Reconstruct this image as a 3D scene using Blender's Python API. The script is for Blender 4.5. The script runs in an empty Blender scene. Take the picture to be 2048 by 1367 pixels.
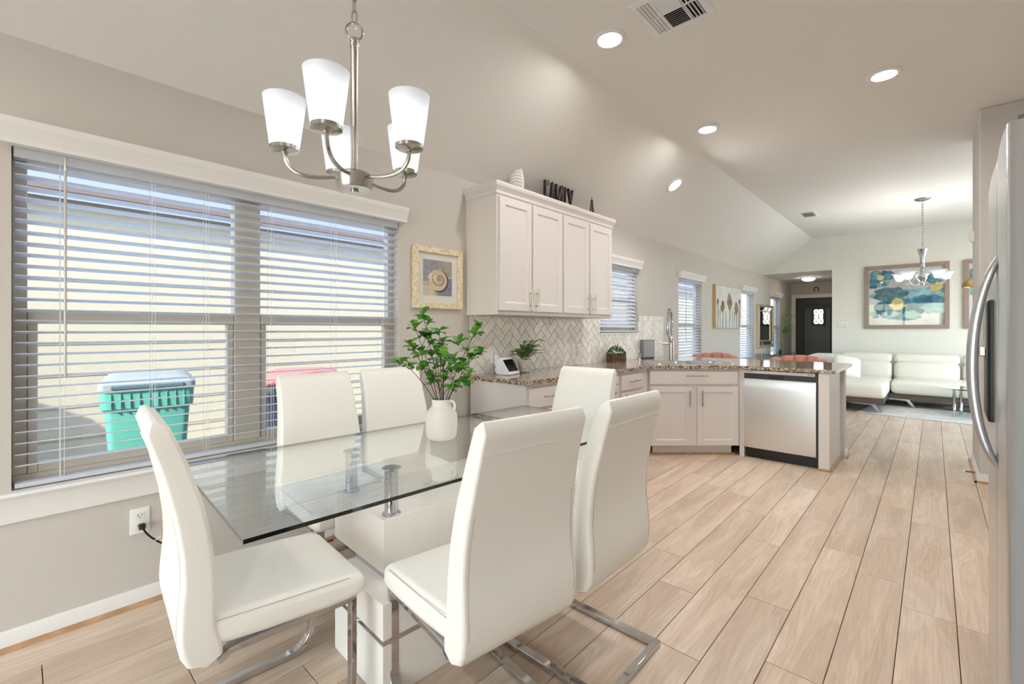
import bpy, bmesh, math, random
from math import sin, cos, pi, radians as R
from mathutils import Vector, Matrix
random.seed(7)
S = bpy.context.scene
C = S.collection
# ------------------------------------------------------------------ camera
YAW, HC, FPX, HYP = 42.75, 1.28, 912.0, 658.3
cam = bpy.data.cameras.new('camera'); cam.sensor_width = 36; cam.lens = FPX * 36 / 2048
cam.shift_y = -(683.5 - HYP) / 2048
cam.clip_start = .02
camo = bpy.data.objects.new('camera', cam); C.objects.link(camo)
camo.location = (0, 0, HC); camo.rotation_euler = (R(90), 0, R(YAW)); S.camera = camo
# ------------------------------------------------------------------ world, sun, exposure
SKY, SUN, EXPO = .8, 11.0, .55
w = bpy.data.worlds.new('sky'); S.world = w; w.use_nodes = True
nt = w.node_tree; bg = nt.nodes['Background']
st = nt.nodes.new('ShaderNodeTexSky'); st.sky_type = 'NISHITA'; st.sun_disc = False
st.sun_elevation = R(40); st.sun_rotation = R(150)
nt.links.new(st.outputs[0], bg.inputs[0]); bg.inputs[1].default_value = SKY
sl = bpy.data.lights.new('sun', 'SUN'); sl.energy = SUN; sl.angle = R(.6); sl.color = (1, .97, .92)
so = bpy.data.objects.new('sun', sl); C.objects.link(so); so.location = (3, -8, 9)
so.rotation_euler = Vector((-.35, .80, -.60)).to_track_quat('-Z', 'Y').to_euler()
S.view_settings.view_transform = 'Standard'; S.view_settings.look = 'None'
S.view_settings.exposure = EXPO; S.view_settings.gamma = 1; S.view_settings.use_curve_mapping = False
DL_POWER, CH_POWER = 200.0, 8.0      # emission of recessed lamp lenses and of chandelier shades
# ------------------------------------------------------------------ helpers
class MB:
    """collects geometry; build() links it as one mesh object"""
    def __init__(s): s.v = []; s.f = []; s.m = []; s.mi = 0
    def add(s, vs, fs):
        o = len(s.v); s.v += [tuple(p) for p in vs]
        for f in fs: s.f.append([i + o for i in f]); s.m.append(s.mi)
        return s
    def box(s, x0, x1, y0, y1, z0, z1):
        x0, x1 = min(x0, x1), max(x0, x1); y0, y1 = min(y0, y1), max(y0, y1); z0, z1 = min(z0, z1), max(z0, z1)
        return s.add([(x, y, z) for z in (z0, z1) for y in (y0, y1) for x in (x0, x1)],
            [(0, 2, 3, 1), (4, 5, 7, 6), (0, 1, 5, 4), (2, 6, 7, 3), (0, 4, 6, 2), (1, 3, 7, 5)])
    def loft(s, rings, cap=True, closed=False):
        n = len(rings[0]); o = len(s.v)
        for r in rings: s.v += [tuple(p) for p in r]
        k = len(rings)
        for i in range(k if closed else k - 1):
            a, b = o + i * n, o + ((i + 1) % k) * n
            for j in range(n):
                s.f.append([a + j, a + (j + 1) % n, b + (j + 1) % n, b + j]); s.m.append(s.mi)
        if cap and not closed:
            s.f.append([o + j for j in range(n)][::-1]); s.m.append(s.mi)
            s.f.append([o + (k - 1) * n + j for j in range(n)]); s.m.append(s.mi)
        return s
    def tube(s, pts, r, n=8, closed=False, cap=True):
        pts = [Vector(p) for p in pts]; k = len(pts); rs = r if isinstance(r, (list, tuple)) else [r] * k
        rings = []; up = None
        for i, p in enumerate(pts):
            if closed: t = pts[(i + 1) % k] - pts[i - 1]
            else: t = pts[min(i + 1, k - 1)] - pts[max(i - 1, 0)]
            t.normalize()
            if up is None:
                a = Vector((0, 0, 1)) if abs(t.z) < .9 else Vector((1, 0, 0)); up = (a - t * a.dot(t)).normalized()
            else: up = (up - t * up.dot(t)).normalized()
            b = t.cross(up)
            rings.append([p + (up * cos(2 * pi * j / n) + b * sin(2 * pi * j / n)) * rs[i] for j in range(n)])
        return s.loft(rings, cap, closed)
    def cyl(s, p0, p1, r0, r1=None, n=16):
        return s.tube([p0, p1], [r0, r0 if r1 is None else r1], n)
    def lathe(s, prof, c=(0, 0, 0), n=24, cap=True):
        return s.loft([[(c[0] + r * cos(2 * pi * j / n), c[1] + r * sin(2 * pi * j / n), c[2] + z) for j in range(n)] for r, z in prof], cap)
    def prism(s, poly, ax, a, b):
        """poly of 2d points extruded along axis ax from a to b"""
        def P(u, v, t): return (t, u, v) if ax == 0 else (u, t, v) if ax == 1 else (u, v, t)
        return s.loft([[P(u, v, a) for u, v in poly], [P(u, v, b) for u, v in poly]])
    def ball(s, c, rx, ry=None, rz=None, n=12, m=8):
        ry = ry or rx; rz = rz or rx
        rings = [[(c[0] + rx * sin(pi * i / m) * cos(2 * pi * j / n), c[1] + ry * sin(pi * i / m) * sin(2 * pi * j / n), c[2] - rz * cos(pi * i / m)) for j in range(n)] for i in range(1, m)]
        return s.loft(rings)
    def xf(s, M):
        s.v = [tuple(M @ Vector(p)) for p in s.v]; return s
    def build(s, name, mat, parent=None, smooth=True, bevel=0, seg=2, ang=38, wn=False):
        me = bpy.data.meshes.new(name); me.from_pydata(s.v, [], s.f)
        for mm in (mat if isinstance(mat, (list, tuple)) else [mat]): me.materials.append(mm)
        for p, i in zip(me.polygons, s.m): p.material_index = i
        bm = bmesh.new(); bm.from_mesh(me); bmesh.ops.recalc_face_normals(bm, faces=bm.faces); bm.to_mesh(me); bm.free()
        if smooth:
            me.polygons.foreach_set('use_smooth', [True] * len(me.polygons)); me.set_sharp_from_angle(angle=R(ang))
        o = bpy.data.objects.new(name, me); C.objects.link(o)
        if parent: o.parent = parent
        if bevel:
            b = o.modifiers.new('bevel', 'BEVEL'); b.width = bevel; b.segments = seg; b.limit_method = 'ANGLE'; b.angle_limit = R(40)
            b.harden_normals = True
        if wn: n_ = o.modifiers.new('weighted', 'WEIGHTED_NORMAL'); n_.keep_sharp = True; n_.weight = 80
        return o
def rrect(w, h, r, n=4):
    """rounded rectangle half sizes w,h"""
    out = []
    for cx, cy, a0 in ((w - r, h - r, 0), (-w + r, h - r, 90), (-w + r, -h + r, 180), (w - r, -h + r, 270)):
        for i in range(n + 1):
            a = R(a0 + 90 * i / n); out.append((cx + r * cos(a), cy + r * sin(a)))
    return out
def bez(p0, p1, p2, p3, n):
    p0, p1, p2, p3 = map(Vector, (p0, p1, p2, p3)); out = []
    for i in range(n + 1):
        t = i / n; out.append(p0 * (1 - t) ** 3 + p1 * 3 * t * (1 - t) ** 2 + p2 * 3 * t * t * (1 - t) + p3 * t ** 3)
    return out
def arc(cx, cy, r, a0, a1, n): return [(cx + r * cos(R(a0 + (a1 - a0) * i / n)), cy + r * sin(R(a0 + (a1 - a0) * i / n))) for i in range(n + 1)]
def tag(o, label, cat=None, group=None, kind=None):
    o['label'] = label
    if cat: o['category'] = cat
    if group: o['group'] = group
    if kind: o['kind'] = kind
    return o
def thing(name, label, cat, loc=(0, 0, 0), rz=0, group=None):
    o = bpy.data.objects.new(name, None); C.objects.link(o); o.empty_display_size = .1
    o.location = loc; o.rotation_euler = (0, 0, R(rz)); return tag(o, label, cat, group)
def struct(o, label=None):
    o['kind'] = 'structure'
    if label: o['label'] = label
    return o
def inst(src, name, parent, loc=(0, 0, 0), rot=(0, 0, 0), scale=(1, 1, 1)):
    o = bpy.data.objects.new(name, src.data); C.objects.link(o); o.parent = parent
    o.location = loc; o.rotation_euler = rot; o.scale = scale
    for md in src.modifiers:
        n = o.modifiers.new(md.name, md.type)
        if md.type == 'BEVEL': n.width = md.width; n.segments = md.segments; n.limit_method = md.limit_method; n.angle_limit = md.angle_limit; n.harden_normals = md.harden_normals
    return o
def copy_tree(o, parent=None):
    c = o.copy(); C.objects.link(c); c.parent = parent
    for ch in list(o.children): copy_tree(ch, c)
    return c
def B(*a): return MB().box(*a)
def G(v): return tuple((x / 255 / 12.92 if x <= 10 else ((x / 255 + .055) / 1.055) ** 2.4) for x in v)   # sRGB 0..255 to linear
# ------------------------------------------------------------------ materials
def mat(name, col, rough=.5, metal=0, bump=None, var=None, coat=0, spec=.5, emit=0, ecol=None, trans=0):
    m = bpy.data.materials.new(name); m.use_nodes = True; t = m.node_tree; b = t.nodes['Principled BSDF']
    c = G(col); b.inputs['Base Color'].default_value = (*c, 1); b.inputs['Roughness'].default_value = rough
    b.inputs['Metallic'].default_value = metal; b.inputs['Coat Weight'].default_value = coat; b.inputs['Specular IOR Level'].default_value = spec
    b.inputs['Coat Roughness'].default_value = .06
    tc = None
    if bump or var: tc = t.nodes.new('ShaderNodeTexCoord')
    if var:      # (scale, other colour, detail)
        n = t.nodes.new('ShaderNodeTexNoise'); n.inputs['Scale'].default_value = var[0]; n.inputs['Detail'].default_value = var[2] if len(var) > 2 else 3
        r = t.nodes.new('ShaderNodeValToRGB'); r.color_ramp.elements[0].position = .35; r.color_ramp.elements[1].position = .65
        r.color_ramp.elements[0].color = (*c, 1); r.color_ramp.elements[1].color = (*G(var[1]), 1)
        t.links.new(tc.outputs['Object'], n.inputs['Vector']); t.links.new(n.outputs[0], r.inputs[0]); t.links.new(r.outputs[0], b.inputs['Base Color'])
    if bump:     # (scale, strength, distance)
        n = t.nodes.new('ShaderNodeTexNoise'); n.inputs['Scale'].default_value = bump[0]; n.inputs['Detail'].default_value = 3
        p = t.nodes.new('ShaderNodeBump'); p.inputs['Strength'].default_value = bump[1]; p.inputs['Distance'].default_value = bump[2] if len(bump) > 2 else .002
        t.links.new(tc.outputs['Object'], n.inputs['Vector']); t.links.new(n.outputs[0], p.inputs['Height']); t.links.new(p.outputs[0], b.inputs['Normal'])
    if emit:
        b.inputs['Emission Color'].default_value = (*(ecol or c), 1); b.inputs['Emission Strength'].default_value = emit
    if trans:
        out = t.nodes['Material Output']; tr = t.nodes.new('ShaderNodeBsdfTranslucent'); tr.inputs[0].default_value = (*c, 1)
        mx = t.nodes.new('ShaderNodeMixShader'); mx.inputs[0].default_value = trans
        t.links.new(b.outputs[0], mx.inputs[1]); t.links.new(tr.outputs[0], mx.inputs[2]); t.links.new(mx.outputs[0], out.inputs[0])
    return m
def glass(name, tint, refl=1.0, base=.04):
    """clear pane: see-through, with mirror reflection growing at grazing angles"""
    m = bpy.data.materials.new(name); m.use_nodes = True; t = m.node_tree; t.nodes.remove(t.nodes['Principled BSDF'])
    tr = t.nodes.new('ShaderNodeBsdfTransparent'); tr.inputs[0].default_value = (*tint, 1)
    gl = t.nodes.new('ShaderNodeBsdfGlossy'); gl.inputs['Roughness'].default_value = .0; gl.inputs[0].default_value = (.95, .97, .96, 1)
    lw = t.nodes.new('ShaderNodeLayerWeight'); lw.inputs[0].default_value = .5
    pw = t.nodes.new('ShaderNodeMath'); pw.operation = 'POWER'; pw.inputs[1].default_value = 4.6; t.links.new(lw.outputs['Facing'], pw.inputs[0])
    mu = t.nodes.new('ShaderNodeMath'); mu.operation = 'MULTIPLY_ADD'; mu.inputs[1].default_value = refl; mu.inputs[2].default_value = base; mu.use_clamp = True
    mx = t.nodes.new('ShaderNodeMixShader'); t.links.new(pw.outputs[0], mu.inputs[0]); t.links.new(mu.outputs[0], mx.inputs[0])
    t.links.new(tr.outputs[0], mx.inputs[1]); t.links.new(gl.outputs[0], mx.inputs[2]); t.links.new(mx.outputs[0], t.nodes['Material Output'].inputs[0])
    return m
PAINT = mat('wall_paint', (201, 195, 188), .75, bump=(140, .35, .0015))
CEILP = mat('ceiling_paint', (233, 229, 222), .8, bump=(110, .45, .0015))
FARP = mat('living_wall_paint', (227, 226, 217), .75, bump=(140, .3, .0015))
TRIM = mat('white_trim', (232, 230, 228), .35)
CAB = mat('cabinet_white', (221, 214, 211), .38, bump=(60, .05, .001))
WHITEP = mat('white_plastic', (232, 231, 228), .4)
VINYL = mat('window_vinyl', (205, 196, 182), .45)
SLAT = mat('blind_slat', (236, 238, 244), .5, trans=.38)
STEEL = mat('brushed_steel', (220, 220, 222), .29, 1, bump=(8, .04, .002))
NICKEL = mat('brushed_nickel', (186, 180, 172), .24, 1)
CHROME = mat('chrome', (205, 205, 208), .05, 1)
LEATHER = mat('white_leather', (246, 243, 237), .42, bump=(220, .12, .0006))
SEAM = mat('seam_thread', (196, 176, 150), .7)
LACQ = mat('white_lacquer', (246, 242, 236), .18, coat=.6)
BLACK = mat('black', (14, 14, 15), .35)
DARK = mat('dark_grey', (52, 52, 54), .45)
SHOE = mat('shoe_wood', (196, 158, 118), .45, var=(14, (172, 132, 94)))
GLASS = glass('window_glass', (.93, .96, .96), 1.0)
TGLASS = glass('table_glass', (.90, .96, .94), 2.1, .06)
SGLASS = glass('small_glass', (.985, .99, .99), 1.0, .02)
EDGE = mat('glass_edge', (10, 20, 17), .08, coat=.8)
TEDGE = mat('glass_edge_light', (130, 150, 142), .1)
LAMP = mat('lamp_lens', (255, 250, 240), .5, emit=DL_POWER, ecol=(1, .975, .95))
SHADE = mat('frosted_shade', (222, 224, 228), .4, emit=.10, ecol=(1, .97, .93), trans=.5)
BULB = mat('bulb', (255, 250, 240), .5, emit=9.0, ecol=(1, .985, .965))
BULB2 = mat('bright_bulb', (255, 250, 240), .5, emit=CH_POWER * 26, ecol=(1, .985, .965))
def floor_mat():
    m = bpy.data.materials.new('oak_plank'); m.use_nodes = True; t = m.node_tree; L = t.links; N = t.nodes.new; b = t.nodes['Principled BSDF']
    tc = N('ShaderNodeTexCoord'); oi = N('ShaderNodeObjectInfo')
    mu = N('ShaderNodeVectorMath'); mu.operation = 'SCALE'; cx = N('ShaderNodeCombineXYZ')
    for i in (0, 1, 2): L.new(oi.outputs['Random'], cx.inputs[i])
    L.new(cx.outputs[0], mu.inputs[0]); mu.inputs['Scale'].default_value = 37
    ad = N('ShaderNodeVectorMath'); ad.operation = 'ADD'; L.new(tc.outputs['Object'], ad.inputs[0]); L.new(mu.outputs[0], ad.inputs[1])
    mp = N('ShaderNodeMapping'); mp.inputs['Scale'].default_value = (9, 1.1, 1); L.new(ad.outputs[0], mp.inputs[0])
    n1 = N('ShaderNodeTexNoise'); n1.inputs['Scale'].default_value = 1.0; n1.inputs['Detail'].default_value = 2; n1.inputs['Distortion'].default_value = .6; L.new(mp.outputs[0], n1.inputs[0])
    # cathedral rings: bands of the slow noise
    sn = N('ShaderNodeMath'); sn.operation = 'MULTIPLY'; sn.inputs[1].default_value = 62; L.new(n1.outputs[0], sn.inputs[0])
    si = N('ShaderNodeMath'); si.operation = 'SINE'; L.new(sn.outputs[0], si.inputs[0])
    mp2 = N('ShaderNodeMapping'); mp2.inputs['Scale'].default_value = (150, 5, 1); L.new(ad.outputs[0], mp2.inputs[0])
    n2 = N('ShaderNodeTexNoise'); n2.inputs['Scale'].default_value = 1; n2.inputs['Detail'].default_value = 2; L.new(mp2.outputs[0], n2.inputs[0])
    r1 = N('ShaderNodeValToRGB'); r1.color_ramp.elements[0].color = (*G((204, 180, 156)), 1); r1.color_ramp.elements[1].color = (*G((223, 202, 181)), 1)
    r1.color_ramp.elements[0].position = .35; r1.color_ramp.elements[1].position = .65; L.new(n1.outputs[0], r1.inputs[0])
    m1 = N('ShaderNodeMix'); m1.data_type = 'RGBA'; m1.blend_type = 'MULTIPLY'; m1.inputs[0].default_value = 1
    ra = N('ShaderNodeMapRange'); ra.inputs[1].default_value = -1; ra.inputs[2].default_value = 1; ra.inputs[3].default_value = .93; ra.inputs[4].default_value = 1.02; L.new(si.outputs[0], ra.inputs[0])
    rb = N('ShaderNodeMapRange'); rb.inputs[1].default_value = .3; rb.inputs[2].default_value = .7; rb.inputs[3].default_value = .9; rb.inputs[4].default_value = 1.06; L.new(n2.outputs[0], rb.inputs[0])
    rc = N('ShaderNodeMapRange'); rc.inputs[3].default_value = .9; rc.inputs[4].default_value = 1.06; L.new(oi.outputs['Random'], rc.inputs[0])
    a1 = N('ShaderNodeMath'); a1.operation = 'MULTIPLY'; L.new(ra.outputs[0], a1.inputs[0]); L.new(rb.outputs[0], a1.inputs[1])
    a2 = N('ShaderNodeMath'); a2.operation = 'MULTIPLY'; L.new(a1.outputs[0], a2.inputs[0]); L.new(rc.outputs[0], a2.inputs[1])
    L.new(r1.outputs[0], m1.inputs[6]); L.new(a2.outputs[0], m1.inputs[7]); L.new(m1.outputs[2], b.inputs['Base Color'])
    b.inputs['Roughness'].default_value = .36; b.inputs['Specular IOR Level'].default_value = .45
    bp = N('ShaderNodeBump'); bp.inputs['Strength'].default_value = .25; bp.inputs['Distance'].default_value = .001; L.new(a1.outputs[0], bp.inputs['Height']); L.new(bp.outputs[0], b.inputs['Normal'])
    return m
OAK = floor_mat()
def granite_mat():
    m = bpy.data.materials.new('granite'); m.use_nodes = True; t = m.node_tree; L = t.links; N = t.nodes.new; b = t.nodes['Principled BSDF']
    tc = N('ShaderNodeTexCoord'); v = N('ShaderNodeTexVoronoi'); v.inputs['Scale'].default_value = 105; L.new(tc.outputs['Object'], v.inputs['Vector'])
    n = N('ShaderNodeTexNoise'); n.inputs['Scale'].default_value = 22; n.inputs['Detail'].default_value = 4; L.new(tc.outputs['Object'], n.inputs['Vector'])
    sx = N('ShaderNodeSeparateColor'); L.new(v.outputs['Color'], sx.inputs[0])
    ad = N('ShaderNodeMath'); ad.operation = 'ADD'; L.new(sx.outputs[0], ad.inputs[0]); L.new(n.outputs[0], ad.inputs[1])
    r = N('ShaderNodeValToRGB'); cr = r.color_ramp; cr.interpolation = 'CONSTANT'
    cr.elements[0].position = 0; cr.elements[0].color = (*G((38, 33, 30)), 1); cr.elements[1].position = .33; cr.elements[1].color = (*G((118, 100, 82)), 1)
    for p, c in ((.43, (172, 150, 124)), (.56, (205, 190, 168)), (.68, (140, 134, 130)), (.76, (222, 214, 202))):
        e = cr.elements.new(p); e.color = (*G(c), 1)
    hf = N('ShaderNodeMath'); hf.operation = 'MULTIPLY'; hf.inputs[1].default_value = .5; L.new(ad.outputs[0], hf.inputs[0]); L.new(hf.outputs[0], r.inputs[0]); L.new(r.outputs[0], b.inputs['Base Color'])
    b.inputs['Roughness'].default_value = .09; b.inputs['Specular IOR Level'].default_value = .7
    return m
GRANITE = granite_mat()
def tile_mat():
    m = bpy.data.materials.new('marble_tile'); m.use_nodes = True; t = m.node_tree; L = t.links; N = t.nodes.new; b = t.nodes['Principled BSDF']
    tc = N('ShaderNodeTexCoord'); oi = N('ShaderNodeObjectInfo'); n = N('ShaderNodeTexNoise'); n.inputs['Scale'].default_value = 9; n.inputs['Detail'].default_value = 5; n.inputs['Distortion'].default_value = 2.5
    n.noise_dimensions = '4D'; mu = N('ShaderNodeMath'); mu.operation = 'MULTIPLY'; mu.inputs[1].default_value = 50; L.new(oi.outputs['Random'], mu.inputs[0]); L.new(mu.outputs[0], n.inputs['W'])
    L.new(tc.outputs['Object'], n.inputs['Vector'])
    r = N('ShaderNodeValToRGB'); r.color_ramp.elements[0].position = .3; r.color_ramp.elements[0].color = (*G((226, 219, 212)), 1); r.color_ramp.elements[1].position = .55; r.color_ramp.elements[1].color = (*G((246, 241, 234)), 1); L.new(n.outputs[0], r.inputs[0])
    mr = N('ShaderNodeMapRange'); mr.inputs[3].default_value = .84; mr.inputs[4].default_value = 1.03; L.new(oi.outputs['Random'], mr.inputs[0])
    mx = N('ShaderNodeMix'); mx.data_type = 'RGBA'; mx.blend_type = 'MULTIPLY'; mx.inputs[0].default_value = 1; L.new(r.outputs[0], mx.inputs[6]); L.new(mr.outputs[0], mx.inputs[7]); L.new(mx.outputs[2], b.inputs['Base Color'])
    b.inputs['Roughness'].default_value = .3
    return m
TILE = tile_mat()
GROUT = mat('grout', (132, 124, 116), .85)
# ------------------------------------------------------------------ the room
XW, ZW, ZC, XC, YF, YB, YD, XE = -2.72, 2.46, 3.12, -1.80, 10.94, -2.5, 13.6, -1.477
XR = 2.7
def wall_holes(axis, a, b, u0, u1, z0, z1, holes):
    """box wall split around rectangular holes (u0,u1,z0,z1)"""
    m = MB(); us = sorted({u0, u1, *[h[0] for h in holes], *[h[1] for h in holes]})
    for i in range(len(us) - 1):
        p, q = us[i], us[i + 1]; hs = sorted([h for h in holes if h[0] <= p and h[1] >= q], key=lambda h: h[2]); z = z0
        for h in hs + [(0, 0, z1, z1)]:
            if h[2] > z + 1e-6:
                if axis == 0: m.box(a, b, p, q, z, h[2])
                else: m.box(p, q, a, b, z, h[2])
            z = h[3]
    return m
WIN = [(-.02, 1.79, .63, 2.03), (4.37, 5.26, 1.24, 2.04), (6.50, 7.40, .63, 2.04), (9.38, 10.28, .63, 2.04), (11.60, 12.45, .63, 2.04)]
struct(wall_holes(0, XW - .14, XW, YB, YD + .14, -.15, ZW + .08, WIN).build('wall_left', PAINT, smooth=False), 'beige textured wall with the row of windows')
fl = struct(B(XW - .14, XR + .14, YB - .1, YD + .14, -.15, -.012).build('floor', mat('subfloor', (74, 58, 44), .8), smooth=False), 'light oak plank floor')
PW, PL, g = .184, 1.265, .0014
offs = [2.77, 3.013, 1.958, 2.378, 1.783, 2.22, 3.793, 2.6, 1.55, 2.0, 2.9, 1.7, 3.1, .06, .5, 1.0]
pk = 0
for k in range(-6, 16):
    x1 = .074 - PW * k; x0 = x1 - PW
    if x1 <= XW: break
    x0 = max(x0, XW); off = offs[k] if k >= 0 else 1.9 + (k * .53) % PL
    y = off - PL * math.ceil((off - (-1.3)) / PL)
    yend = YD if x1 < XE + .1 else YF
    if k < 0: y = 1.0 + (k * .31) % .8 - PL
    while y < yend:
        a, b = max(y, YB), min(y + PL, yend)
        if k < 0: a = max(a, 1.0 if x0 < .9 else 6.33)
        if b - a > .05:
            m = MB(); W2, L2 = (x1 - x0) / 2 - g, (b - a) / 2 - g; e = .0012
            m.loft([[(-W2, -L2, -.012), (W2, -L2, -.012), (W2, L2, -.012), (-W2, L2, -.012)],
                    [(-W2, -L2, -e), (W2, -L2, -e), (W2, L2, -e), (-W2, L2, -e)],
                    [(-W2 + e, -L2 + e, 0), (W2 - e, -L2 + e, 0), (W2 - e, L2 - e, 0), (-W2 + e, L2 - e, 0)]])
            o = m.build('plank', OAK, fl, smooth=False); o.location = ((x0 + x1) / 2, (a + b) / 2, 0); pk += 1
        y += PL
# ceiling: flat part and slope down to the left wall, lower entry soffit
m = MB().box(XC, XR + .14, YB - .1, YF + .12, ZC, ZC + .1)
m.prism([(XW - .14, ZW - .10), (XW, ZW), (XC, ZC), (XC, ZC + .1), (XW - .14, ZW + .12)], 1, YB - .1, YF + .12)
m.box(XW - .14, XE + .12, YF + .12, YD + .14, ZW, ZW + .1)
struct(m.build('ceiling', CEILP, smooth=False), 'beige vaulted ceiling with a flat centre')
m = MB().prism([(XE, 0), (XR, 0), (XR, ZC), (XC, ZC), (XW, ZW), (XE, ZW)], 1, YF, YF + .12)
struct(m.build('wall_far', FARP, smooth=False), 'pale far wall of the living room with the entry opening')
struct(B(XE, XE + .12, YF + .12, YD, 0, ZW).build('wall_entry_right', PAINT, smooth=False), 'right wall of the entry')
DX0, DX1, DZ = -2.61, -1.69, 2.075
struct(wall_holes(1, YD, YD + .14, XW, XE + .12, 0, ZW, [(DX0, DX1, 0, DZ)]).build('wall_entry', PAINT, smooth=False), 'end wall of the entry around the front door')
struct(wall_holes(1, YB - .12, YB, XW, 1.07, 0, ZC, [(-2.5, .75, 0, 2.4)]).build('wall_back', PAINT, smooth=False), 'wall behind the dining area with the added patio door')
struct(wall_holes(0, .95, 1.07, YB, 5.45, 0, ZC, []).build('wall_right', PAINT, smooth=False), 'wall behind the refrigerator')
m = MB().prism([(.28, 5.45), (1.07, 5.45), (1.07, 5.57), (.40, 5.57), (.40, 6.21), (XR, 6.21), (XR, 6.33), (.28, 6.33)], 2, 0, ZC)
struct(m.build('wall_return', PAINT, bevel=.012), 'beige wall end beyond the refrigerator')
struct(wall_holes(0, XR, XR + .12, 6.21, YF + .12, 0, ZC, [(6.6, 10.6, .1, 2.85)]).build('wall_living_right', FARP, smooth=False), 'right wall of the living room with the added wide window')
# baseboards with oak shoe moulding
BP = [(0, 0), (.014, 0), (.014, .045), (.011, .055), (.009, .066), (.006, .075), (.004, .078), (0, .078)]
def base_left(name, y0, y1):
    o = MB().prism([(XW + u, v) for u, v in BP], 0 if 0 else 1, y0, y1).build(name, TRIM)
    struct(o, 'white moulded baseboard along the left wall')
    MB().prism([(XW + .014, 0), (XW + .031, 0), (XW + .030, .006), (XW + .024, .015), (XW + .014, .018)], 1, y0, y1).build('shoe_moulding', SHOE, o)
base_left('baseboard_left', YB, 2.44)
o = MB().prism([(YF - u, v) for u, v in BP], 0, XE, XR).build('baseboard_far', TRIM); struct(o, 'white baseboard of the far wall')
o = MB().prism([(.28 - u, v) for u, v in BP], 1, 5.45, 6.33).build('baseboard_return', TRIM); struct(o, 'white baseboard on the wall end by the refrigerator')
MB().prism([(.28 - .014, 0), (.28 - .03, 0), (.28 - .026, .014), (.28 - .014, .018)], 1, 5.43, 6.33).build('shoe_moulding', SHOE, o)
B(.25, .95, 5.43, 5.45, 0, .018).build('shoe_moulding', SHOE, o); B(.266, .95, 5.436, 5.45, 0, .078).build('front_board', TRIM, o)
# ------------------------------------------------------------------ windows in the left wall
def window(n, y0, y1, z0, z1, panes, label):
    o = MB()
    xo, xi = XW - .12, XW - .07; f = .045
    for b in ((xo, xi, y0, y1, z0, z0 + f), (xo, xi, y0, y1, z1 - f, z1), (xo, xi, y0, y0 + f, z0 + f, z1 - f), (xo, xi, y1 - f, y1, z0 + f, z1 - f)): o.box(*b)
    root = struct(o.build('window_%d' % n, VINYL, smooth=False, bevel=.004), label)
    zm = z0 + (z1 - z0) * .497
    for i, (a, b) in enumerate(panes):
        if i: B(xo - .01, xi + .012, panes[i - 1][1] + .002, a - .002, z0 + f, z1 - f).build('mullion', VINYL, root, smooth=False, bevel=.006)
        sa = .03
        m = MB(); m.box(xo + .005, xi + .01, a, b, zm - .022, zm + .03); m.build('meeting_rail', VINYL, root, smooth=False, bevel=.004)
        m = MB()
        for bb in ((a, a + sa, z0 + f, zm - .022), (b - sa, b, z0 + f, zm - .022), (a + sa, b - sa, z0 + f, z0 + f + .04)): m.box(xo + .012, xi + .004, *bb)
        m.build('lower_sash', VINYL, root, smooth=False, bevel=.003)
        B(xo + .02, xo + .026, a + sa, b - sa, z0 + f + .04, zm - .022).build('pane', GLASS, root, smooth=False)
        B(xo + .008, xo + .014, a, b, zm + .03, z1 - f).build('pane', GLASS, root, smooth=False)
    return root
w1 = window(1, *WIN[0], [(.025, .79), (.925, 1.745)], 'wide double window beside the dining table')
w2 = window(2, *WIN[1], [(4.42, 5.21)], 'small window over the kitchen counter')
w3 = window(3, *WIN[2], [(6.55, 7.35)], 'tall window behind the kitchen faucet')
w4 = window(4, *WIN[3], [(9.43, 10.23)], 'tall window beside the flower canvas')
w5 = window(5, *WIN[4], [(11.65, 12.40)], 'tall window near the front door')
# sill mouldings
def sill(root, y0, y1, z):
    p = [(XW - .07, z - .02), (XW + .035, z - .02), (XW + .043, z - .008), (XW + .035, z + .003), (XW - .07, z + .003)]
    MB().prism(p, 1, y0 - .03, y1 + .03).build('sill', TRIM, root)
    p = [(XW, z - .12), (XW + .012, z - .12), (XW + .016, z - .09), (XW + .016, z - .075), (XW + .022, z - .06), (XW + .024, z - .04), (XW + .03, z - .02), (XW, z - .02)]
    MB().prism(p, 1, y0 - .01, y1 + .01).build('apron', TRIM, root)
sill(w1, -.06, 1.82, .625); sill(w3, 6.48, 7.42, .625); sill(w4, 9.36, 10.3, .625); sill(w5, 11.58, 12.47, .625)
B(XW - .07, XW + .014, 4.37, 5.26, 1.225, 1.24).build('sill', TRIM, w2, smooth=False)
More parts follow.
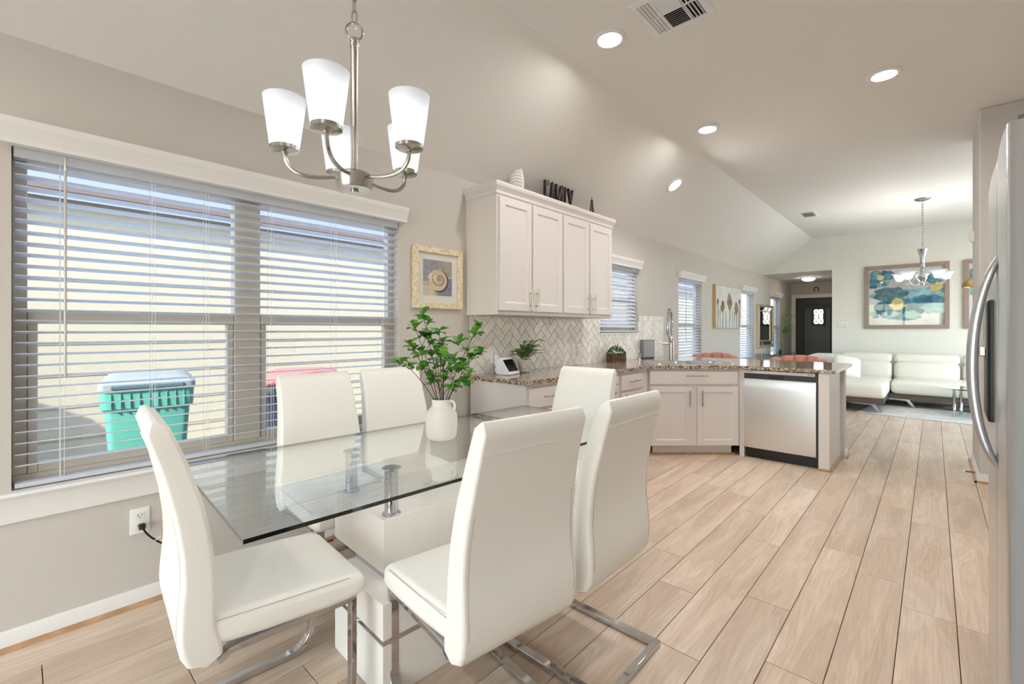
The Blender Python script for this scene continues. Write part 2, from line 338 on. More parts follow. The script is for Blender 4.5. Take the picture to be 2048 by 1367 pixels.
# blinds hanging in the window openings
def blind(label, y0, y1, z0, z1, tilt, cords, wand=None, sp=.0457):
    xc = XW - .032
    t = thing('window_blind', label, 'blind', (xc, (y0 + y1) / 2, z0), group='white slatted blinds on the left wall')
    h = (y1 - y0) / 2; Hh = z1 - z0; o = xc
    B(-.028, .028, -h, h, Hh - .052, Hh - .008).build('headrail', SLAT, t, smooth=False, bevel=.003)
    p = [(XW - xc, Hh - .012), (XW - xc + .048, Hh - .012), (XW - xc + .048, Hh + .012), (XW - xc + .054, Hh + .02), (XW - xc + .054, Hh + .034), (XW - xc + .066, Hh + .05), (XW - xc + .07, Hh + .066), (XW - xc + .07, Hh + .085), (XW - xc, Hh + .085)]
    MB().prism(p, 1, -h - .035, h + .04).build('valance', TRIM, t)
    ca, sa = cos(R(tilt)), sin(R(tilt)); src = None; n = int((Hh - .085) / sp)
    for i in range(n):
        z = Hh - .075 - i * sp
        if src is None:
            m = MB(); prof = [(-.0245, -.0012), (-.012, .0012), (0, .002), (.012, .0012), (.0245, -.0012), (.0245, -.0036), (.012, -.0014), (0, -.0006), (-.012, -.0014), (-.0245, -.0036)]
            m.prism([(u * ca - v * sa, u * sa + v * ca) for u, v in prof], 1, -h + .004, h - .004)
            src = m.build('slat', SLAT, t, ang=60); src.location = (0, 0, z)
        else: inst(src, 'slat', t, (0, 0, z))
    B(-.027, .027, -h + .003, h - .003, .003, .022).build('bottom_rail', SLAT, t, smooth=False, bevel=.003)
    for c in cords:
        m = MB()
        for dx in (-.026, .026): m.cyl((dx, c, .02), (dx, c, Hh - .04), .0011, n=5)
        m.cyl((.027, c + .012, .02), (.027, c + .012, Hh - .04), .0009, n=5)
        m.build('ladder_cord', TRIM, t)
    if wand is not None:
        m = MB().cyl((.036, wand, Hh - .95), (.036, wand, Hh - .075), .0052, n=6)
        m.build('tilt_wand', mat('wand_grey', (188, 186, 184), .35), t, ang=20)
        MB().tube([(.03, wand, Hh - .02), (.036, wand, Hh - .04), (.036, wand, Hh - .078)], .003, 6).build('wand_hook', WHITEP, t)
    return t
h1 = .905
blind('wide white slatted blind with tilt wand beside the dining table', -.015, 1.785, .632, 2.03, 11, (.12 - h1 + .02, .32 - h1 + .13, .67 - h1, .98 - h1, 1.35 - h1, 1.68 - h1), .155 - h1)
blind('short white blind over the kitchen counter beside the wall cabinet', 4.38, 5.25, 1.245, 2.04, -50, (-.3, .3))
blind('tall white blind behind the spring faucet', 6.51, 7.39, .635, 2.04, -25, (-.3, .3), -.18)
blind('tall white blind between the flower canvas and the mirror', 9.39, 10.27, .635, 2.04, -25, (-.3, .3))
blind('narrow white blind nearest the front door', 11.61, 12.44, .635, 2.04, -25, (-.3, .3))
# ------------------------------------------------------------------ outside
struct(B(-40, 40, -40, 45, -.4, -.15).build('ground', mat('concrete', (186, 182, 172), .9, var=(3, (168, 164, 156))), smooth=False), 'pale concrete side yard')
nh = thing('neighbour_house', 'cream sided neighbouring house with brown eave seen through the wide window', 'house', (-6.2, 4, -.15))
SID = mat('siding', (152, 142, 122), .8, bump=(30, .2, .002))
m = MB().box(-.2, 0, -12, 14, 0, 2.72)
m.build('wall', SID, nh, smooth=False)
zz = .35
while zz < 2.5:
    B(0, .006, -12, 14, zz, zz + .012).build('siding_lap', mat('lap', (132, 122, 104), .8) if zz < .4 else bpy.data.materials['lap'], nh, smooth=False); zz += .31
B(0, .12, -12, 14, 2.70, 2.74).build('soffit', mat('soffit', (196, 198, 206), .7), nh, smooth=False)
B(.10, .14, -12, 14, 2.67, 3.0).build('fascia', mat('fascia', (118, 124, 142), .6), nh, smooth=False)  # darker blue-grey: the eave's shade is put into the fascia colour
B(.14, .16, -12, 14, 2.74, 2.80).build('fascia_strip', mat('fascia_brown', (92, 76, 70), .7), nh, smooth=False)
m = MB().prism([(.18, 2.98), (-5, 3.5), (-5, 3.6), (.18, 3.02)], 1, -12, 14); m.build('roof', mat('shingle', (110, 104, 100), .9), nh, smooth=False)
def bin_(name, label, loc, rz, body, lid, lidtop):
    t = thing(name, label, 'bin', loc, rz); t.scale = (.9, .95, 1.14)
    m = MB(); rings = []
    for z, w_, d_ in ((.06, .22, .25), (.08, .235, .265), (.72, .285, .33), (.74, .31, .355), (.84, .315, .365), (.86, .315, .365)):
        rings.append([(u, v, z) for u, v in rrect(w_, d_, .05)])
    m.loft(rings); m.build('body', body, t)
    m = MB()
    for i in range(9): m.box(-.24 + i * .06 - .004, -.24 + i * .06 + .004, -.372, -.35, .74, .84)
    m.build('rim_ribs', body, t, smooth=False)
    m = MB(); m.loft([[(u, v, z) for u, v in rrect(w_, d_, .05)] for z, w_, d_ in ((.862, .325, .385), (.90, .325, .385), (.93, .29, .34), (.945, .2, .25))])
    m.build('lid', lid, t)
    B(-.24, .24, -.40, -.372, .868, .895).build('lid_handle', lidtop, t, smooth=False, bevel=.008)
    for s in (-1, 1):
        MB().cyl((s * .24, .31, .11), (s * .285, .31, .11), .11, n=18).build('wheel', BLACK, t)
        B(s * .22, s * .27, .30, .40, .80, .93).build('hinge', body, t, smooth=False, bevel=.006)
    return t
GB = mat('bin_green', (66, 132, 114), .55); GL = mat('bin_lid_grey', (112, 116, 116), .5)
bin_('trash_bin', 'green wheeled bin with grey lid outside the wide window', (-4.69, .72, -.15), 81, GB, GL, mat('bin_dark', (60, 76, 78), .5))
RB = mat('bin_charcoal', (74, 74, 80), .55); RL = mat('bin_lid_red', (205, 92, 82), .5)
bin_('trash_bin', 'dark wheeled bin with red lid outside the wide window', (-4.12, 1.70, -.15), 62, RB, RL, RL)
sh = MB(); sh.ball((0, 0, 1.0), .75, .75, 1.05, 22, 16); rnd = random.Random(3)
sh.v = [(x * (1 + .16 * rnd.uniform(-1, 1)), y * (1 + .16 * rnd.uniform(-1, 1)), z * (1 + .05 * rnd.uniform(-1, 1))) for x, y, z in sh.v]
o = sh.build('shade_shrub', mat('shrub', (70, 96, 58), .8, var=(9, (48, 70, 40)))); o.location = (-5.2, -1.75, -.15)  # unseen shrub added to cast the shade; its real source is unknown
tag(o, 'rounded green shrub added out of view in the side yard to shade the cream siding', 'shrub')
# added out of view: patio door and living room window for daylight, sun-blocking roof
dr = struct(MB().box(-2.5, -2.44, YB - .1, YB - .03, 0, 2.4).box(.69, .75, YB - .1, YB - .03, 0, 2.4).box(-2.44, .69, YB - .1, YB - .03, 2.34, 2.4).box(-2.44, .69, YB - .1, YB - .03, 0, .03).build('door_2', TRIM, smooth=False), 'white sliding patio door added out of view for daylight')
for i, (a, b) in enumerate(((-2.44, -.84), (-.92, .69))):
    y = YB - .085 + i * .03; B(a, b, y, y + .006, .03, 2.34).build('pane', GLASS, dr, smooth=False)
    m = MB(); m.box(a, a + .06, y - .008, y + .014, .03, 2.34); m.box(b - .06, b, y - .008, y + .014, .03, 2.34); m.build('sash', TRIM, dr, smooth=False)
def side_window(n, x, y0, y1, z0, z1, label):
    ym = (y0 + y1) / 2
    m = MB().box(x, x + .07, y0, y0 + .05, z0, z1).box(x, x + .07, y1 - .05, y1, z0, z1).box(x, x + .07, y0 + .05, y1 - .05, z0, z0 + .05).box(x, x + .07, y0 + .05, y1 - .05, z1 - .05, z1).box(x, x + .07, ym - .03, ym + .03, z0 + .05, z1 - .05)
    wl = struct(m.build('window_%d' % n, TRIM, smooth=False), label)
    for a, b in ((y0 + .05, ym - .03), (ym + .03, y1 - .05)): B(x + .03, x + .036, a, b, z0 + .05, z1 - .05).build('pane', GLASS, wl, smooth=False)
side_window(6, XR + .02, 6.6, 10.6, .1, 2.85, 'wide unseen window added on the right to brighten the living room')  # out of view, added and widened to brighten the living room
struct(B(-2.6, 1.5, -5.6, YB - .12, 2.45, 2.55).build('sun_blocking_roof', TRIM, smooth=False), 'flat unseen roof added behind the house to block the sun')  # unseen roof added to keep sun patches out of the room
# ------------------------------------------------------------------ front door
d1 = struct(MB().box(DX0 - .09, DX0, YD - .03, YD, 0, DZ + .09).box(DX1, DX1 + .09, YD - .03, YD, 0, DZ + .09).box(DX0, DX1, YD - .03, YD, DZ, DZ + .09).build('door_1', TRIM, smooth=False, bevel=.006), 'black front door with an arched panel and small leaded window')
BD = mat('door_black', (52, 48, 46), .45, bump=(60, .15, .002)); BD2 = mat('door_panel', (78, 84, 88), .4, bump=(50, .12, .002))
yd = YD + .03; wx0, wx1, wz0, wz1 = -2.22, -2.02, 1.42, 1.78
m = wall_holes(1, yd, yd + .045, DX0, DX1, .01, DZ, [(wx0, wx1, wz0, wz1)]); m.build('leaf', BD, d1, smooth=False)
cx = (DX0 + DX1) / 2; aw = .30
def archpoly(w_, z0, zs, rise): return [(cx - w_, z0), (cx + w_, z0)] + [(cx + w_ * cos(R(180 * i / 12)), zs + rise * sin(R(180 * i / 12))) for i in range(13)]
po, pi_ = archpoly(aw, .28, 1.84, .09), archpoly(aw - .035, .315, 1.815, .085)
m = MB(); m.loft([[(x, yd - .001, z) for x, z in po], [(x, yd - .014, z) for x, z in po], [(x, yd - .014, z) for x, z in pi_], [(x, yd - .001, z) for x, z in pi_]], cap=False, closed=True)
m.build('panel_moulding', BLACK, d1, smooth=False)
m = MB(); f = [(x, z) for x, z in archpoly(aw - .036, .316, 1.81, .08)]
m2 = wall_holes(1, yd - .006, yd, cx - aw + .036, cx + aw - .036, .316, 1.81, [(wx0 - .03, wx1 + .03, wz0 - .03, wz1 + .03)]); m2.build('panel', BD2, d1, smooth=False)
m = MB()
for b in ((wx0 - .05, wx1 + .05, wz0 - .05, wz0), (wx0 - .05, wx1 + .05, wz1, wz1 + .05), (wx0 - .05, wx0, wz0, wz1), (wx1, wx1 + .05, wz0, wz1)): m.box(b[0], b[1], yd - .03, yd, b[2], b[3])
m.build('window_frame', BLACK, d1, smooth=False, bevel=.006)
B(wx0, wx1, yd + .018, yd + .024, wz0, wz1).build('pane', GLASS, d1, smooth=False)
m = MB(); zc = (wz0 + wz1) / 2; xm = (wx0 + wx1) / 2
for s in (-1, 1):
    m.tube([(xm + s * .1 * sin(pi * i / 12 * 2 / 2) * 1, yd + .01, wz0 + (wz1 - wz0) * i / 12) for i in range(13)], .009, 5)
    m.tube([(xm + s * (.1 - .1 * sin(pi * i / 12)), yd + .01, wz0 + (wz1 - wz0) * i / 12) for i in range(13)], .009, 5)
m.build('leaded_scroll', BLACK, d1)
# ------------------------------------------------------------------ kitchen cabinets
def door_front(parent, name, x0, x1, z0, z1, rail=.055, th=.02, rec=.009, flat=False):
    """cabinet front in the parent's frame: x along the face, -y outward"""
    def rg(d, y): return [(x0 + d, y, z0 + d), (x1 - d, y, z0 + d), (x1 - d, y, z1 - d), (x0 + d, y, z1 - d)]
    if flat: rings = [rg(0, -.001), rg(0, -th + .003), rg(.004, -th), rg(.03, -th)]
    else: rings = [rg(0, -.001), rg(0, -th + .003), rg(.003, -th), rg(rail, -th), rg(rail + .004, -th + rec * .6), rg(rail + .012, -th + rec)]
    return MB().loft(rings).build(name, CAB, parent, smooth=False)
def pull(parent, p, L, vert=True, out=.034):
    """bar pull; p = centre on the front"""
    m = MB(); x, y, z = p; d = (0, 0, L / 2) if vert else (L / 2, 0, 0); q = (0, 0, L * .3) if vert else (L * .3, 0, 0)
    m.cyl((x - d[0], y - out, z - d[2]), (x + d[0], y - out, z + d[2]), .006, n=10)
    for s in (-1, 1): m.cyl((x + s * q[0], y, z + s * q[2]), (x + s * q[0], y - out, z + s * q[2]), .0045, n=8)
    return m.build('handle', NICKEL, parent)
def base_unit(label, loc, rz, w_, drawers, doors, depth=.58, group='white base cabinets'):
    t = thing('base_cabinet', label, 'cabinet', loc, rz, group)
    m = MB().box(0, w_, 0, depth, .1, .88); m.build('body', CAB, t, smooth=False)
    B(0, w_, .07, depth, 0, .1).build('toe_kick', CAB, t, smooth=False)
    for x0, x1 in drawers:
        d = door_front(t, 'drawer', x0, x1, .712, .855, flat=True); pull(d, ((x0 + x1) / 2, -.02, .79), min(.2, (x1 - x0) * .5), False)
    for x0, x1, hs in doors:
        d = door_front(t, 'door', x0, x1, .11, .69); pull(d, (x1 - .035 if hs > 0 else x0 + .035, -.02, .60), .16)
    return t
base_unit('white base cabinet with drawer at the left end of the granite counter', (-2.125, 2.44, 0), 90, .945, [(.035, .465), (.48, .91)], [(.035, .465, 1), (.48, .91, -1)])
base_unit('narrow white base cabinet in the middle of the left counter run', (-2.125, 3.385, 0), 90, .345, [(.02, .33)], [(.02, .33, 1)])
t = base_unit('white base cabinet with drawer next to the angled sink cabinet', (-2.125, 3.73, 0), 90, .595, [(.037, .45)], [(.037, .45, -1)])
th = math.degrees(math.atan2(.64, .68)); dl = math.hypot(.68, .64)
t = thing('sink_cabinet', 'white angled sink cabinet with two doors under the faucet', 'cabinet', (-2.125, 4.335, 0), th)
MB().prism([(0, 0), (dl, 0), (dl - .3, .55), (.3, .55)], 2, .1, .73).box(0, dl, 0, .02, .73, .88).build('body', CAB, t, smooth=False)
MB().prism([(.06, .06), (dl - .06, .06), (dl - .3, .5), (.3, .5)], 2, 0, .1).build('toe_kick', CAB, t, smooth=False)
d = door_front(t, 'drawer', .012, .905, .725, .856, flat=True); pull(d, (.475, -.02, .812), .225, False)
d = door_front(t, 'door', .02, .437, .105, .70); pull(d, (.405, -.02, .583), .16)
d = door_front(t, 'door', .495, .912, .105, .70); pull(d, (.53, -.02, .583), .16)
B(.03, dl - .03, .04, .06, 0, .016).build('shoe_moulding', SHOE, t, smooth=False)
# dishwasher
t = thing('dishwasher', 'stainless steel dishwasher with grey control strip in the peninsula', 'dishwasher', (-1.40, 4.965, 0))
W = .625
B(0, W, .0, .56, .1, .872).build('tub', BLACK, t, smooth=False)
B(.015, W - .005, .035, .5, 0, .1).build('kick_plate', BLACK, t, smooth=False)
m = MB(); pr = [(.0, .105), (-.022, .108), (-.03, .2), (-.034, .45), (-.034, .7), (-.03, .78), (-.026, .792), (0, .792)]
m.prism(pr, 0, .006, W - .012); dd = m.build('door_panel', STEEL, t)
B(.004, W - .004, -.012, .0, .792, .846).build('pocket_strip', DARK, t, smooth=False)
m = MB().box(.225, .355, -.0135, -.0115, .80, .832); m.build('pocket_grip', BLACK, t, smooth=False)
B(.004, W - .02, -.03, .0, .845, .875).build('control_strip', mat('silver_paint', (196, 196, 198), .35), t, smooth=False, bevel=.003)
def text(name, s, size, M, material, parent, ext=.0008, align='LEFT', sx=1.0):
    cu = bpy.data.curves.new(name, 'FONT'); cu.body = s; cu.size = size; cu.extrude = ext; cu.align_x = align
    o = bpy.data.objects.new(name, cu); C.objects.link(o); bpy.context.view_layer.update()
    me = bpy.data.meshes.new_from_object(o.evaluated_get(bpy.context.evaluated_depsgraph_get())); bpy.data.objects.remove(o); bpy.data.curves.remove(cu)
    me.transform(M @ Matrix.Diagonal((sx, 1, 1, 1))); me.materials.clear(); me.materials.append(material)
    o = bpy.data.objects.new(name, me); C.objects.link(o); o.parent = parent; return o
RX = Matrix.Rotation(R(90), 4, 'X')
text('maker_lettering', 'FRIGIDAIRE', .013, Matrix.Translation((.022, -.0305, .856)) @ RX, DARK, t)
m = MB()
for i in range(7): m.box(.37 + i * .022, .37 + i * .022 + .012, -.0312, -.0305, .856 + (i % 2) * .006, .859 + (i % 2) * .006)
for i in range(3): m.box(.55 + i * .014, .559 + i * .014, -.0312, -.0305, .855, .866)
m.build('button_marks', mat('mark_grey', (110, 110, 112), .5), t, smooth=False)
# peninsula end panel, filler and half wall
t = thing('end_panel', 'white end panel of the peninsula with oak shoe moulding', 'panel', (-.77, 4.94, 0))
B(0, .085, 0, .66, 0, .88).build('panel', CAB, t, smooth=False, bevel=.003)
m = MB().box(-.002, .10, -.015, 0, 0, .018).box(.085, .10, 0, .64, 0, .018); m.build('shoe_moulding', SHOE, t, smooth=False, bevel=.004)
o = B(-1.445, -1.402, 4.965, 5.5, .0, .88).build('filler_strip', CAB, smooth=False); tag(o, 'narrow white filler between the sink cabinet and the dishwasher', 'panel')
hw = struct(B(-2.72, -.655, 5.60, 5.72, 0, .88).build('wall_peninsula', PAINT, smooth=False), 'beige half wall behind the peninsula cabinets')
m = MB().box(-.655, -.64, 5.59, 5.735, 0, .07).box(-2.72, -.64, 5.72, 5.735, 0, .07); m.build('baseboard', TRIM, hw, smooth=False, bevel=.004)
m = MB().box(-.64, -.622, 5.575, 5.75, 0, .02); m.build('shoe_moulding', SHOE, hw, smooth=False, bevel=.005)
# countertop with sink hole
SC = Vector((-1.995, 4.99)); su = Vector((cos(R(th)), sin(R(th)))); sn_ = Vector((-su.y, su.x))
def s2w(u, v): return SC + su * u + sn_ * v
outer = [(XW, 2.42), (-2.105, 2.42), (-2.095, 2.43), (-2.095, 4.322), (-1.436, 4.93), (-.65, 4.93), (-.64, 4.94), (-.64, 6.06), (XW, 6.06)]
hole = [tuple(s2w(u, v)) for u, v in rrect(.39, .225, .06, 3)]
bm = bmesh.new()
for lp in (outer, hole):
    vs = [bm.verts.new((x, y, .882)) for x, y in lp]
    for i in range(len(vs)): bm.edges.new((vs[i], vs[(i + 1) % len(vs)]))
bmesh.ops.triangle_fill(bm, edges=bm.edges[:], use_beauty=True)
ex = bmesh.ops.extrude_face_region(bm, geom=bm.faces[:]); bmesh.ops.translate(bm, vec=(0, 0, .034), verts=[v for v in ex['geom'] if isinstance(v, bmesh.types.BMVert)])
bmesh.ops.recalc_face_normals(bm, faces=bm.faces)
me = bpy.data.meshes.new('countertop'); bm.to_mesh(me); bm.free(); me.materials.append(GRANITE)
o = bpy.data.objects.new('countertop', me); C.objects.link(o); tag(o, 'brown speckled granite countertop running round the kitchen corner', 'countertop')
# sink, faucet, soap pump
t = thing('kitchen_sink', 'stainless double bowl sink set in the angled granite counter', 'sink', (SC.x, SC.y, .916), th)
m = MB(); ro, ri = rrect(.42, .255, .07), rrect(.375, .21, .05)
m.loft([[(x, y, .0) for x, y in ro], [(x, y, .006) for x, y in ro], [(x * .97, y * .97, .009) for x, y in ro], [(x, y, .002) for x, y in ri], [(x, y, -.02) for x, y in ri]], cap=False); m.build('rim', STEEL, t)
for s in (-1, 1):
    m = MB(); q = [(s * .195 + x, y) for x, y in rrect(.178, .2, .05)]; q2 = [(s * .195 + x * .9, y * .9) for x, y in rrect(.178, .2, .05)]
    m.loft([[(x, y, 0) for x, y in q], [(x, y, -.16) for x, y in q2]][::-1]); b_ = m.build('bowl', STEEL, t)
    me = b_.data; bm = bmesh.new(); bm.from_mesh(me); top = [f for f in bm.faces if f.calc_center_median().z > -.001]; bmesh.ops.delete(bm, geom=top, context='FACES'); bm.to_mesh(me); bm.free()
t = thing('faucet', 'tall chrome spring neck faucet behind the sink', 'faucet', (-2.235, 5.145, .916), 12)
MB().lathe([(.034, 0), (.034, .012), (.029, .016), (.027, .25), (.024, .27), (.014, .28)], n=20).build('column', NICKEL, t)
MB().tube([(0, 0, .27), (0, 0, .46), (0, -.01, .53), (0, -.05, .58), (0, -.11, .595), (0, -.165, .56), (0, -.185, .50), (0, -.19, .44)], .011, 10).build('hose', NICKEL, t)
cp = [(0, 0, .30), (0, 0, .46), (0, -.01, .53), (0, -.05, .58), (0, -.11, .595), (0, -.165, .56), (0, -.185, .50), (0, -.188, .46)]
m = MB(); pts = []
cv = []
for i in range(len(cp) - 1):
    a, b = Vector(cp[i]), Vector(cp[i + 1]); k = max(1, int((b - a).length / .004))
    cv += [a.lerp(b, j / k) for j in range(k)]
for i, p in enumerate(cv):
    tdir = (cv[min(i + 1, len(cv) - 1)] - cv[max(i - 1, 0)]).normalized(); a = i * 2 * pi / 4.2; ux = Vector((1, 0, 0)); vx = tdir.cross(ux).normalized()
    pts.append(p + (ux * cos(a) + vx * sin(a)) * .0175)
m.tube(pts, .0034, 5).build('spring', CHROME, t)
MB().lathe([(.013, 0), (.019, .01), (.021, .10), (.016, .13), (.014, .15)], (0, -.19, .30), 16).build('spray_head', CHROME, t)
MB().tube([(0, 0, .21), (0, -.10, .24), (0, -.19, .33)], .007, 8).build('spray_arm', NICKEL, t)
MB().cyl((-.0, 0, .2), (-.10, -.02, .2), .015, .013, 14).cyl((-.10, -.02, .2), (-.15, -.03, .203), .007, .005, 10).build('lever', NICKEL, t)
t = thing('soap_dispenser', 'small chrome soap pump between the leafy planter and the sink', 'dispenser', (-2.52, 4.93, .916))
MB().lathe([(.02, 0), (.02, .006), (.012, .012), (.010, .06), (.013, .07), (.013, .082)], n=16).build('base', CHROME, t)
MB().tube([(0, 0, .078), (.01, -.03, .088), (.02, -.075, .084)], .006, 8).build('spout', CHROME, t)
t = thing('metal_box', 'grey metal box standing on granite against the tiles behind the faucet', 'box', (-2.64, 5.36, .916), 62)
B(-.085, .085, -.035, .035, .012, .235).build('body', mat('grey_metal', (150, 150, 152), .38, .6), t, smooth=False, bevel=.004)
B(-.08, .08, -.03, .03, 0, .014).build('base', BLACK, t, smooth=False)
B(-.073, .073, -.037, -.034, .025, .223).build('front_plate', mat('grey_plate', (172, 174, 178), .3, .7), t, smooth=False)
# ------------------------------------------------------------------ backsplash: herringbone of individual tiles
bs = thing('backsplash', 'marble herringbone tile backsplash above the granite counter', 'backsplash', (XW, 2.44, .916))
Y0, Y1, Z0, Z1 = 0., 3.54, 0., .474
B(.0005, .004, Y0, Y1, Z0, Z1 + .075).build('grout_bed', GROUT, bs, smooth=False) if 0 else None
wy0, wy1, wz = 4.37 - 2.44, 5.26 - 2.44, 1.225 - .916
m = MB(); m.box(.0005, .004, Y0, wy0, Z0, Z1 + .07 * 0); m.box(.0005, .004, wy0, wy1, Z0, wz); m.box(.0005, .004, wy1, Y1, Z0, Z1); m.box(.0005, .004, 1.63, wy0, Z1, Z1 + .068); m.box(.0005, .004, wy1, Y1, Z1, Z1 + .068)
m.build('grout_bed', GROUT, bs, smooth=False)
def clip(poly, rect):
    for ax, lim, sg in ((0, rect[0], 1), (0, rect[1], -1), (1, rect[2], 1), (1, rect[3], -1)):
        out = []
        for i in range(len(poly)):
            a, b = poly[i], poly[(i + 1) % len(poly)]; da, db = (a[ax] - lim) * sg, (b[ax] - lim) * sg
            if da >= 0: out.append(a)
            if (da >= 0) != (db >= 0):
                t_ = da / (da - db); out.append((a[0] + (b[0] - a[0]) * t_, a[1] + (b[1] - a[1]) * t_))
        poly = out
        if len(poly) < 3: return []
    return poly
def area(p): return abs(sum(p[i][0] * p[(i + 1) % len(p)][1] - p[(i + 1) % len(p)][0] * p[i][1] for i in range(len(p)))) / 2
TW = .0762; q = .7071; gp = .0019; nt_ = 0
regions = [(Y0, wy0, Z0, Z1), (wy0, wy1, Z0, wz), (wy1, Y1, Z0, Z1)]
for i in range(-60, 60):
    for j in range(-60, 60):
        k = (i - j) % 4
        if k == 0: r4 = (i, j, 2, 1)            # horizontal tile at cells (i,j),(i+1,j)
        elif k == 3: r4 = (i, j, 1, 2)          # vertical tile at cells (i,j),(i,j+1)
        else: continue
        a, b, w_, h_ = r4; pg = gp
        c4 = [(a * TW + pg, b * TW + pg), ((a + w_) * TW - pg, b * TW + pg), ((a + w_) * TW - pg, (b + h_) * TW - pg), (a * TW + pg, (b + h_) * TW - pg)]
        c4 = [((u - v) * q + 1.7, (u + v) * q + .2) for u, v in c4]
        if max(p[0] for p in c4) < Y0 or min(p[0] for p in c4) > Y1 or max(p[1] for p in c4) < Z0 or min(p[1] for p in c4) > Z1: continue
        for rg_ in regions:
            pc = clip(c4, rg_)
            if len(pc) > 2 and area(pc) > .0003:
                cxm = sum(p[0] for p in pc) / len(pc); czm = sum(p[1] for p in pc) / len(pc)
                ins = [(cxm + (u - cxm) * .975, czm + (v - czm) * .975) for u, v in pc]
                mm = MB().loft([[(.004, u - cxm, v - czm) for u, v in pc], [(.0075, u - cxm, v - czm) for u, v in pc], [(.0085, u - cxm, v - czm) for u, v in ins]])
                o = mm.build('tile', TILE, bs, smooth=False); o.location = (0, cxm, czm); nt_ += 1
yy = 1.63
while yy < Y1 - .02:
    b_ = min(yy + .075, Y1)
    if not (b_ > wy0 and yy < wy1):
        mm = MB().box(.004, .0085, .0013, b_ - yy - .0013, .002, .066); o = mm.build('border_tile', TILE, bs, smooth=False); o.location = (0, yy, Z1); nt_ += 1
    yy += .075
print('tiles', nt_, 'planks', pk)
# ------------------------------------------------------------------ wall cabinet
t = thing('wall_cabinet', 'white four door wall cabinet with crown moulding above the counter', 'cabinet', (-2.385, 2.41, 1.392), 90)
B(0, 1.645, 0, .335, 0, .91).build('body', CAB, t, smooth=False, bevel=.002)
B(-.003, .003, .29, .335, 0, .91).build('scribe_strip', CAB, t, smooth=False)
m = MB(); cr = [(0, .895), (.010, .905), (.010, .925), (.022, .945), (.030, .955), (.034, .972), (.034, .988), (0, .988)]
def crn(u): return [(-u, .335), (-u, -u), (1.645 + u, -u), (1.645 + u, .335)]
rings = [[(x, y, z) for x, y in crn(u)] for u, z in cr]
fs = MB()
o0 = 0
for rgp in rings: fs.v += rgp
n_ = len(cr)
for i in range(n_ - 1):
    for j in range(3): fs.f.append([i * 4 + j, i * 4 + j + 1, (i + 1) * 4 + j + 1, (i + 1) * 4 + j]); fs.m.append(0)
fs.build('crown_moulding', CAB, t, smooth=False)
for a, b, hs in ((.018, .385, 1), (.400, .795, -1), (.818, 1.212, 1), (1.234, 1.625, -1)):
    d = door_front(t, 'door', a, b, .03, .885, rail=.058); pull(d, (b - .03 if hs > 0 else a + .03, -.02, .125), .165)
# ------------------------------------------------------------------ items on the wall cabinet
ZT = 1.392 + .912
t = thing('leaf_sculpture', 'white ribbed leaf shaped sculpture on the wall cabinet', 'sculpture', (-2.55, 2.815, ZT), 40)
WC = mat('white_ceramic', (228, 226, 222), .5)
m = MB(); rings = []
for i in range(15):
    v = i / 14; hw_ = .062 * (sin(pi * (.12 + v * .88) ** 1.15) ** .8) + .002; rings.append([(x * hw_, y * .03 * (hw_ / .05), v * .40) for x, y in [(cos(2 * pi * k / 12), sin(2 * pi * k / 12)) for k in range(12)]])
m.loft(rings).build('body', WC, t)
m = MB()
for i in range(1, 15):
    v = i / 15; hw_ = .062 * (sin(pi * (.12 + v * .88) ** 1.15) ** .8)
    for s in (-1, 1):
        for yv in (-1, 1): m.tube([(0, yv * .031 * hw_ / .05, v * .40 + .012), (s * hw_ * .6, yv * .026 * hw_ / .05, v * .40), (s * hw_, 0, v * .40 - .02)], .003, 4)
m.build('ribs', mat('rib_grey', (198, 192, 188), .6), t)
t = thing('word_sign', 'dark wooden letters reading FAMILY on the wall cabinet', 'sign', (-2.50, 3.115, ZT), 90)
LET = mat('dark_wood', (34, 24, 20), .5, var=(30, (58, 34, 26)))
B(-.005, .44, -.02, .03, 0, .012).build('base', LET, t, smooth=False)
for i, ch in enumerate('FAMILY'):
    x = (0, .072, .158, .254, .292, .352)[i]; text('letter', ch, .40, Matrix.Translation((x, 0, .012)) @ RX, LET, t, ext=.014, sx=.34)
t = thing('tower_statuette', 'small bronze lattice tower statuette on the wall cabinet', 'statuette', (-2.50, 3.875, ZT), 45)
BRZ = mat('bronze', (96, 70, 52), .45, .7)
m = MB()
def legw(z): return .036 * (1 - z / .30) ** 1.9 + .005
for sx in (-1, 1):
    for sy in (-1, 1): m.tube([(sx * legw(z), sy * legw(z), z) for z in (0, .03, .06, .1, .15, .2, .25)], .004, 4)
m.build('legs', BRZ, t)
m = MB()
for z in (.03, .055, .08, .1, .12, .14, .16, .18, .2, .22, .24):
    w_ = legw(z); z2 = z + .02; w2 = legw(z2)
    for a, b in (((-1, -1), (1, -1)), ((1, -1), (1, 1)), ((1, 1), (-1, 1)), ((-1, 1), (-1, -1))):
        m.tube([(a[0] * w_, a[1] * w_, z), (b[0] * w2, b[1] * w2, z2)], .0018, 4); m.tube([(b[0] * w_, b[1] * w_, z), (a[0] * w2, a[1] * w2, z2)], .0018, 4)
m.build('lattice', BRZ, t)
m = MB().box(-.028, .028, -.028, .028, .058, .066).box(-.017, .017, -.017, .017, .135, .142).box(-.011, .011, -.011, .011, .246, .256); m.build('platforms', BRZ, t, smooth=False)
MB().cyl((0, 0, .256), (0, 0, .31), .003, .001, 6).ball((0, 0, .264), .009, n=8, m=6).build('spire', BRZ, t)
B(-.042, .042, -.042, .042, -.0, .006).build('base', BRZ, t, smooth=False)
